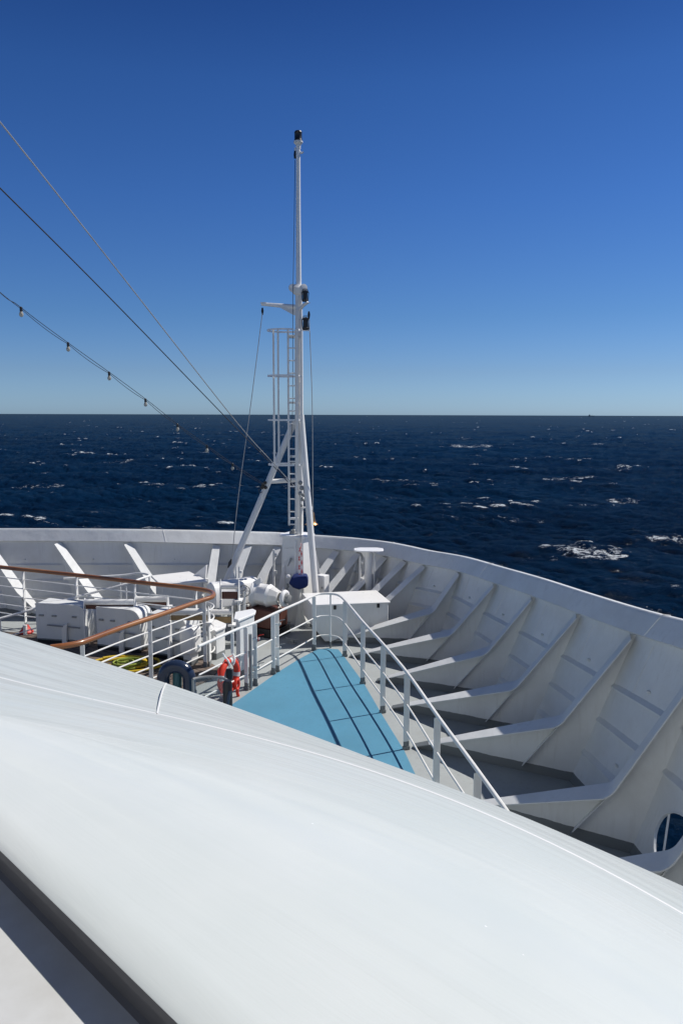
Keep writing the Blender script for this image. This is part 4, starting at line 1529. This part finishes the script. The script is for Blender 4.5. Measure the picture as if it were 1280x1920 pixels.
MB().prism([at_y(474, 1091, 16.0), at_y(489, 1083, 16.0), at_y(490, 1093, 16.0), at_y(482, 1098, 16.0)], (0, 0.05, 0)).build('brake_lever', CLEANW, wd_)
MB().box(None, (0.75, 0.55, 0.42), M=Matrix.Translation((dc.x + 0.25, dc.y - 0.1, 0.40)) @ Matrix.Rotation(HA, 4, 'Z')).build('brake_housing', MAHOG, wd_, bevel=0.03)
MB().box(None, (0.85, 0.6, 0.19), M=Matrix.Translation((dc.x + 0.25, dc.y - 0.1, 0.095)) @ Matrix.Rotation(HA, 4, 'Z')).build('bed_plate', BLACK, wd_, bevel=0.01)
for uu in (400, 462):
    q = at_y(uu, 1140, 16.2)
    MB().box((q.x, q.y + .1, 0.3), (0.12, 0.4, 0.6), HA).build('pedestal', HULLW, wd_, bevel=0.01)
# chain lying by the windlass
m = MB()
pth = smooth_path([at_y(531, 1105, 16.3), at_y(527, 1130, 16.1), at_y(522, 1150, 15.8), at_z(517, 1175, 0.06), at_z(512, 1182, 0.06)], 6)
for i, p in enumerate(pth):
    tt = (pth[min(i + 1, len(pth) - 1)] - pth[max(i - 1, 0)]).normalized()
    sd = tt.cross(V((0, 1, 0))).normalized() if i % 2 else tt.cross(V((1, 0, 0))).normalized()
    m.tube([p + tt * 0.05 * math.sin(a) + sd * 0.03 * math.cos(a) for a in [k * math.pi / 5 for k in range(10)]], 0.012, 6, closed=True)
o = m.build('anchor_chain', WHITE)
tag(o, 'white painted anchor chain running down from the windlass to the deck', 'chain')

# handwheel, hoses and cleats round the windlass
q = at_y(458, 1108, 15.4)
t = thing('handwheel_stand', (q.x, q.y, 0), 'small white handwheel on a thin pillar in front of the windlass cover', 'handwheel')
MB().tube([V((q.x, q.y, 0)), q], 0.025, 8).build('pillar', WHITE, t)
MB().tube([q + V((0.12 * math.cos(k * math.pi / 10), 0.0, 0.12 * math.sin(k * math.pi / 10))) for k in range(20)], 0.012, 6, closed=True).build('wheel', GREYM, t)
m = MB()
for k in range(3):
    a = k * math.pi / 3
    m.tube([q + V((0.12 * math.cos(a), 0, 0.12 * math.sin(a))), q - V((0.12 * math.cos(a), 0, 0.12 * math.sin(a)))], 0.008, 6)
m.build('spokes', GREYM, t)
for (uu, vv, lab) in ((487, 1192, 'grey double-horn cleat on the open deck behind the gate posts'), (548, 1206, 'grey double-horn cleat on the deck left of the blue walkway tip')):
    q = at_z(uu, vv)
    t = thing('deck_cleat', q, lab, 'cleat', 'deck cleats')
    MB().box(q + V((0, 0, 0.012)), (0.2, 0.09, 0.02), HA).build('foot', GREYM, t, bevel=0.004)
    MB().tube([q + V((-0.14, 0.08, 0.10)), q + V((-0.05, 0.03, 0.085)), q + V((0.05, -0.03, 0.085)), q + V((0.14, -0.08, 0.10))], [0.012, 0.02, 0.02, 0.012], 8).build('horn', GREYM, t)
    MB().box(q + V((0, 0, 0.05)), (0.07, 0.04, 0.07), HA).build('neck', GREYM, t, bevel=0.006)
# small upright vent by the strut foot
q = at_y(436, 1080, 16.6)
t = thing('small_vent', (q.x, q.y, 0), 'small white arched vent with two knobs beside the left mast strut', 'vent')
lancet(V((q.x, q.y, 0)), 0.13, q.z + 0.15, V((1, 0, 0)), 0.10).build('hood', CLEANW, t, bevel=0.01)
for dx_ in (0.09, 0.16):
    MB().tube([V((q.x + dx_, q.y - 0.1, 0)), V((q.x + dx_, q.y - 0.1, q.z + 0.24))], 0.016, 8).build('pipe', WHITE, t)
MB().lathe([(0.01, -.03), (.035, -.02), (.035, .03), (.01, .04)], V((q.x + 0.2, q.y - 0.12, q.z + 0.12)), (0, 0, 1), 10).build('knob', WHITE, t)

# low far railing behind the teak one
fr_pts = [at_y(-120, 1194, 14.6), at_y(0, 1160, 15.0), at_y(120, 1126, 15.5), at_y(236, 1095, 16.0), at_y(262, 1086, 16.3), at_y(280, 1079, 16.7), at_y(262, 1075, 17.0), at_y(225, 1079, 17.1), at_y(120, 1085, 17.0)]
t = thing('low_railing', (fr_pts[2].x, fr_pts[2].y, 0), 'low white pipe railing slanting behind the winch beds', 'railing')
MB().tube(smooth_path(fr_pts, 6), 0.026, 10).build('rail', WHITE, t)
MB().tube([V((p.x, p.y, p.z - 0.42)) for p in smooth_path(fr_pts[:5], 6)], 0.013, 8).build('rail', WHITE, t)
for k in (1, 2, 3, 5, 7):
    p = fr_pts[k]
    MB().tube([V((p.x, p.y, 0)), p], 0.02, 8).build('post', POSTW, t)

# coiled hose and rope on the planks
# weld seams and pad eyes on the plating
for i in range(7, len(C_line) - 8, 10):
    w = []
    for t in (0.66, 0.72, 0.78, 0.84, 0.9, 0.95):
        c, r = C_line[i], R_line[i]
        out = V((r.x - c.x, r.y - c.y, 0))
        w.append(c.lerp(r, t) + out * (0.35 * math.sin(math.pi * t) * max(0.0, min(1.0, (1.5 - c.lerp(r, t).x) / 2.5))) + V((0, 0, 0.002)) - out_dir[i] * 0.002)
    MB().tube(w, 0.005, 5).build('weld_seam', HULLW, H_)
for i in range(5, len(C_line) - 6, 10):
    for t in (0.29, 0.72):
        c, r = C_line[i], R_line[i]
        out = V((r.x - c.x, r.y - c.y, 0))
        p = c.lerp(r, t) + out * (0.35 * math.sin(math.pi * t) * max(0.0, min(1.0, (1.5 - c.lerp(r, t).x) / 2.5)))
        if 28 < i < 42 and t < 0.5:
            continue
        MB().lathe([(0.012, -0.01), (0.02, 0.0), (0.02, 0.035), (0.008, 0.045)], p, -out_dir[i] + V((0, 0, 0.4)), 8).build('pad_eye', HULLW, H_)
hc_ = at_z(232, 1246, 0.07)
t = thing('hose_coil', hc_, 'loosely coiled yellow hose lying on the dark plank deck', 'hose')
m = MB()
pts_ = []
for k in range(90):
    a = k * 2 * math.pi / 26
    r_ = 0.34 + 0.12 * math.sin(k * 0.07) + (k % 26) * 0.003
    pts_.append(hc_ + V((math.cos(a) * (r_ * 1.45 + 0.05 * math.sin(a * 2)), math.sin(a) * r_ * 0.85, 0.012 + 0.022 * (k // 26))))
m.tube(pts_, 0.024, 8)
m.build('hose', YEL, t)
t = thing('rope_pile', hc_ + V((0.05, -0.1, 0)), 'small pile of olive green rope inside the yellow hose', 'rope')
m = MB()
rc = at_z(238, 1250, 0.07)
pts_ = []
for k in range(120):
    a = k * 2 * math.pi / 17
    r_ = 0.10 + 0.13 * abs(math.sin(k * 0.11))
    pts_.append(rc + V((math.cos(a) * r_ * 1.2, math.sin(a) * r_, 0.02 + 0.10 * k / 120)))
m.tube(pts_, 0.017, 6)
m.build('rope', GREEN, t)
rp_ = at_z(50, 1186, 0.04)
t = thing('red_hydrant', rp_, 'small red hydrant with a white stub on the deck at far left', 'hydrant')
MB().lathe([(0.15, 0), (0.15, 0.03), (0.10, 0.08), (0.06, 0.16), (0.02, 0.18)], rp_, (0, 0, 1), 14).build('body', RED, t)
MB().tube([rp_ + V((0.03, -0.12, -0.03)), rp_ + V((0.03, -0.12, 0.2))], 0.045, 10).build('stub', WHITE, t)

# glossy dark gooseneck duct
g0 = at_y(331, 1268, 11.7)
t = thing('gooseneck_duct', (g0.x, g0.y, 0), 'glossy dark blue gooseneck duct bending over beside the red lifebuoy', 'duct')
Rg, rg_ = 0.215, 0.105
arc = [V((g0.x - Rg, g0.y, 0)), V((g0.x - Rg, g0.y, g0.z - 0.1))]
for k in range(15):
    a = math.pi - math.pi * k / 14
    arc.append(V((g0.x + Rg * math.cos(a), g0.y - 0.03 * k / 14, g0.z - 0.04 + Rg * math.sin(a))))
arc.append(arc[-1] - V((0, 0, 0.22)))
MB().tube(arc, rg_, 20).build('duct_pipe', RUBBER, t)
MB().tube([arc[-1] + V((0, 0, 0.02)), arc[-1] - V((0, 0, 0.05))], rg_ * 1.12, 20).build('mouth_collar', RUBBER, t)
MB().tube([V((g0.x - Rg + 0.2, g0.y + 0.05, 0)), V((g0.x - Rg + 0.22, g0.y + 0.05, g0.z + 0.06))], 0.075, 14).build('inner_pipe', TEAL, t)

# clear acrylic wind guard
a0 = at_y(398, 1262, 11.4)
t = thing('acrylic_shield', (a0.x, a0.y, 0), 'curved clear acrylic shield with a grey rim and black end post', 'wind shield')
arcp = []
for k in range(17):
    a = R_(150 - 150 * k / 16)
    arcp.append(V((a0.x - 0.02 + 0.30 * math.cos(a), a0.y - 0.05 + 0.24 * math.sin(a) - 0.22, 0)))
zt_ = a0.z - 0.05
m = MB()
inn = [V((a0.x + (p.x - a0.x) * 0.97, a0.y + (p.y - a0.y) * 0.97, 0)) for p in arcp]
m.grid([[p + V((0, 0, 0.35)) for p in arcp], [p + V((0, 0, zt_)) for p in arcp], [p + V((0, 0, zt_)) for p in inn], [p + V((0, 0, 0.35)) for p in inn], [p + V((0, 0, 0.35)) for p in arcp]])
m.build('clear_sheet', GLASS, t)
MB().tube([p + V((0, 0, zt_)) for p in arcp], 0.022, 8).build('rim', GREYM, t)
e = arcp[-1]
MB().tube([V((e.x, e.y, 0)), V((e.x, e.y, zt_ - 0.02)), V((e.x, e.y, zt_ + 0.03))], [0.075, 0.075, 0.05], 16).build('end_post', BLACK, t)
MB().tube([V((e.x - 0.02, e.y - 0.1, 0.1)), V((e.x + 0.02, e.y - 0.1, zt_ - 0.25)), V((e.x + 0.05, e.y - 0.06, zt_ - 0.12))], 0.025, 10).build('cable', RUBBER, t)
e = arcp[0]
MB().tube([V((e.x, e.y, 0)), V((e.x, e.y, zt_))], 0.02, 10).build('end_post', GREYM, t)

# lifebuoy on the end of the railing
rp0, rt = rail_point(436, rail_c, 1.15)
lc = at_y(429, 1267, rp0.y - 0.12)
nrm_ = V((math.cos(R_(-24)), math.sin(R_(-24)), 0.0)).normalized()
e1 = nrm_.cross(V((0, 0, 1))).normalized()
e2 = V((0, 0, 1))
t = thing('lifebuoy', lc, 'orange red lifebuoy with grab rope hanging at the end of the railing', 'lifebuoy')
RB, rb = 0.255, 0.056
segs = 48
cpts = [lc + (e1 * math.cos(2 * math.pi * k / segs) + e2 * math.sin(2 * math.pi * k / segs)) * RB for k in range(segs)]
MB().tube(cpts, rb, 14, closed=True).build('ring', BUOY, t)
for a in (10, 100, 190, 280):
    seg_ = [lc + (e1 * math.cos(R_(a + q)) + e2 * math.sin(R_(a + q))) * RB for q in range(-9, 10, 3)]
    MB().tube(seg_, rb + 0.003, 14, caps=False).build('reflective_band', REFL, t)
gp = []
for k in range(121):
    a = 2 * math.pi * k / 120
    w_ = abs(math.sin(2 * a + 0.35))
    gp.append(lc + (e1 * math.cos(a) + e2 * math.sin(a)) * (RB + rb + 0.004 + 0.03 * w_) + nrm_ * (0.02 * math.sin(8 * a)))
MB().tube(gp, 0.0075, 6, closed=True).build('grab_rope', RED, t)
for da in (72, 108):
    dd = (e1 * math.cos(R_(da)) + e2 * math.sin(R_(da)))
    c_ = lc + dd * RB
    MB().tube([c_ - dd * 0.07 + nrm_ * 0.05, c_ + nrm_ * 0.07, c_ + dd * 0.07 + nrm_ * 0.05, c_ + dd * 0.13, c_ + dd * 0.20 - nrm_ * 0.02], 0.017, 8).build('holder_strap', CLEANW, t)
MB().box(None, (0.10, 0.08, 0.19), M=Matrix.Translation(lc - nrm_ * 0.02 - e1 * 0.04 + V((0, 0, 0.01))) @ Matrix.Rotation(R_(20), 4, 'Z')).build('light_box', BLACK, t, bevel=0.012)
cr = lc + e1 * -0.12 - e2 * 0.20 + nrm_ * 0.09
sg = 1 if (e1.x > 0) else -1
cr = lc + e1 * 0.15 * sg - e2 * 0.19 + nrm_ * 0.07
MB().tube([cr + (e1 * math.cos(q * math.pi / 8) * 0.055 + e2 * math.sin(q * math.pi / 8) * 0.085) for q in range(16)], 0.022, 8, closed=True).build('rope_bag_loop', BUOY, t)
MB().tube([cr - e2 * 0.08, cr - e2 * 0.16, cr - e2 * 0.22 - e1 * 0.03], 0.028, 8).build('rope_bag', BUOY, t)
# bracket boxes where the buoy hangs
m = MB()
m.box(V((rp0.x, rp0.y, 0.95)), (0.05, 0.05, 0.35))
m.build('hanger', WHITE, t, bevel=0.004)

# distant ship on the horizon
D_ = 9000
sp = V(((1103 - 640) / F_PX * D_, D_, SEA))
t = thing('cargo_ship', sp, 'tiny grey ship silhouette far away on the horizon at right', 'ship')
MB().prism([sp + V((-34, 0, 0)), sp + V((36, 0, 0)), sp + V((42, 0, 9)), sp + V((-36, 0, 7))], (0, 12, 0)).build('hull', SHIPG, t)
MB().box(sp + V((-20, 0, 13)), (14, 10, 14)).build('deckhouse', SHIPG, t)
MB().tube([sp + V((10, 0, 8)), sp + V((10, 0, 20))], 1.0, 6).build('ship_mast', SHIPG, t)
bpy.context.view_layer.update()
for o in bpy.data.objects:
    if '_w' in o.keys():
        del o['_w']
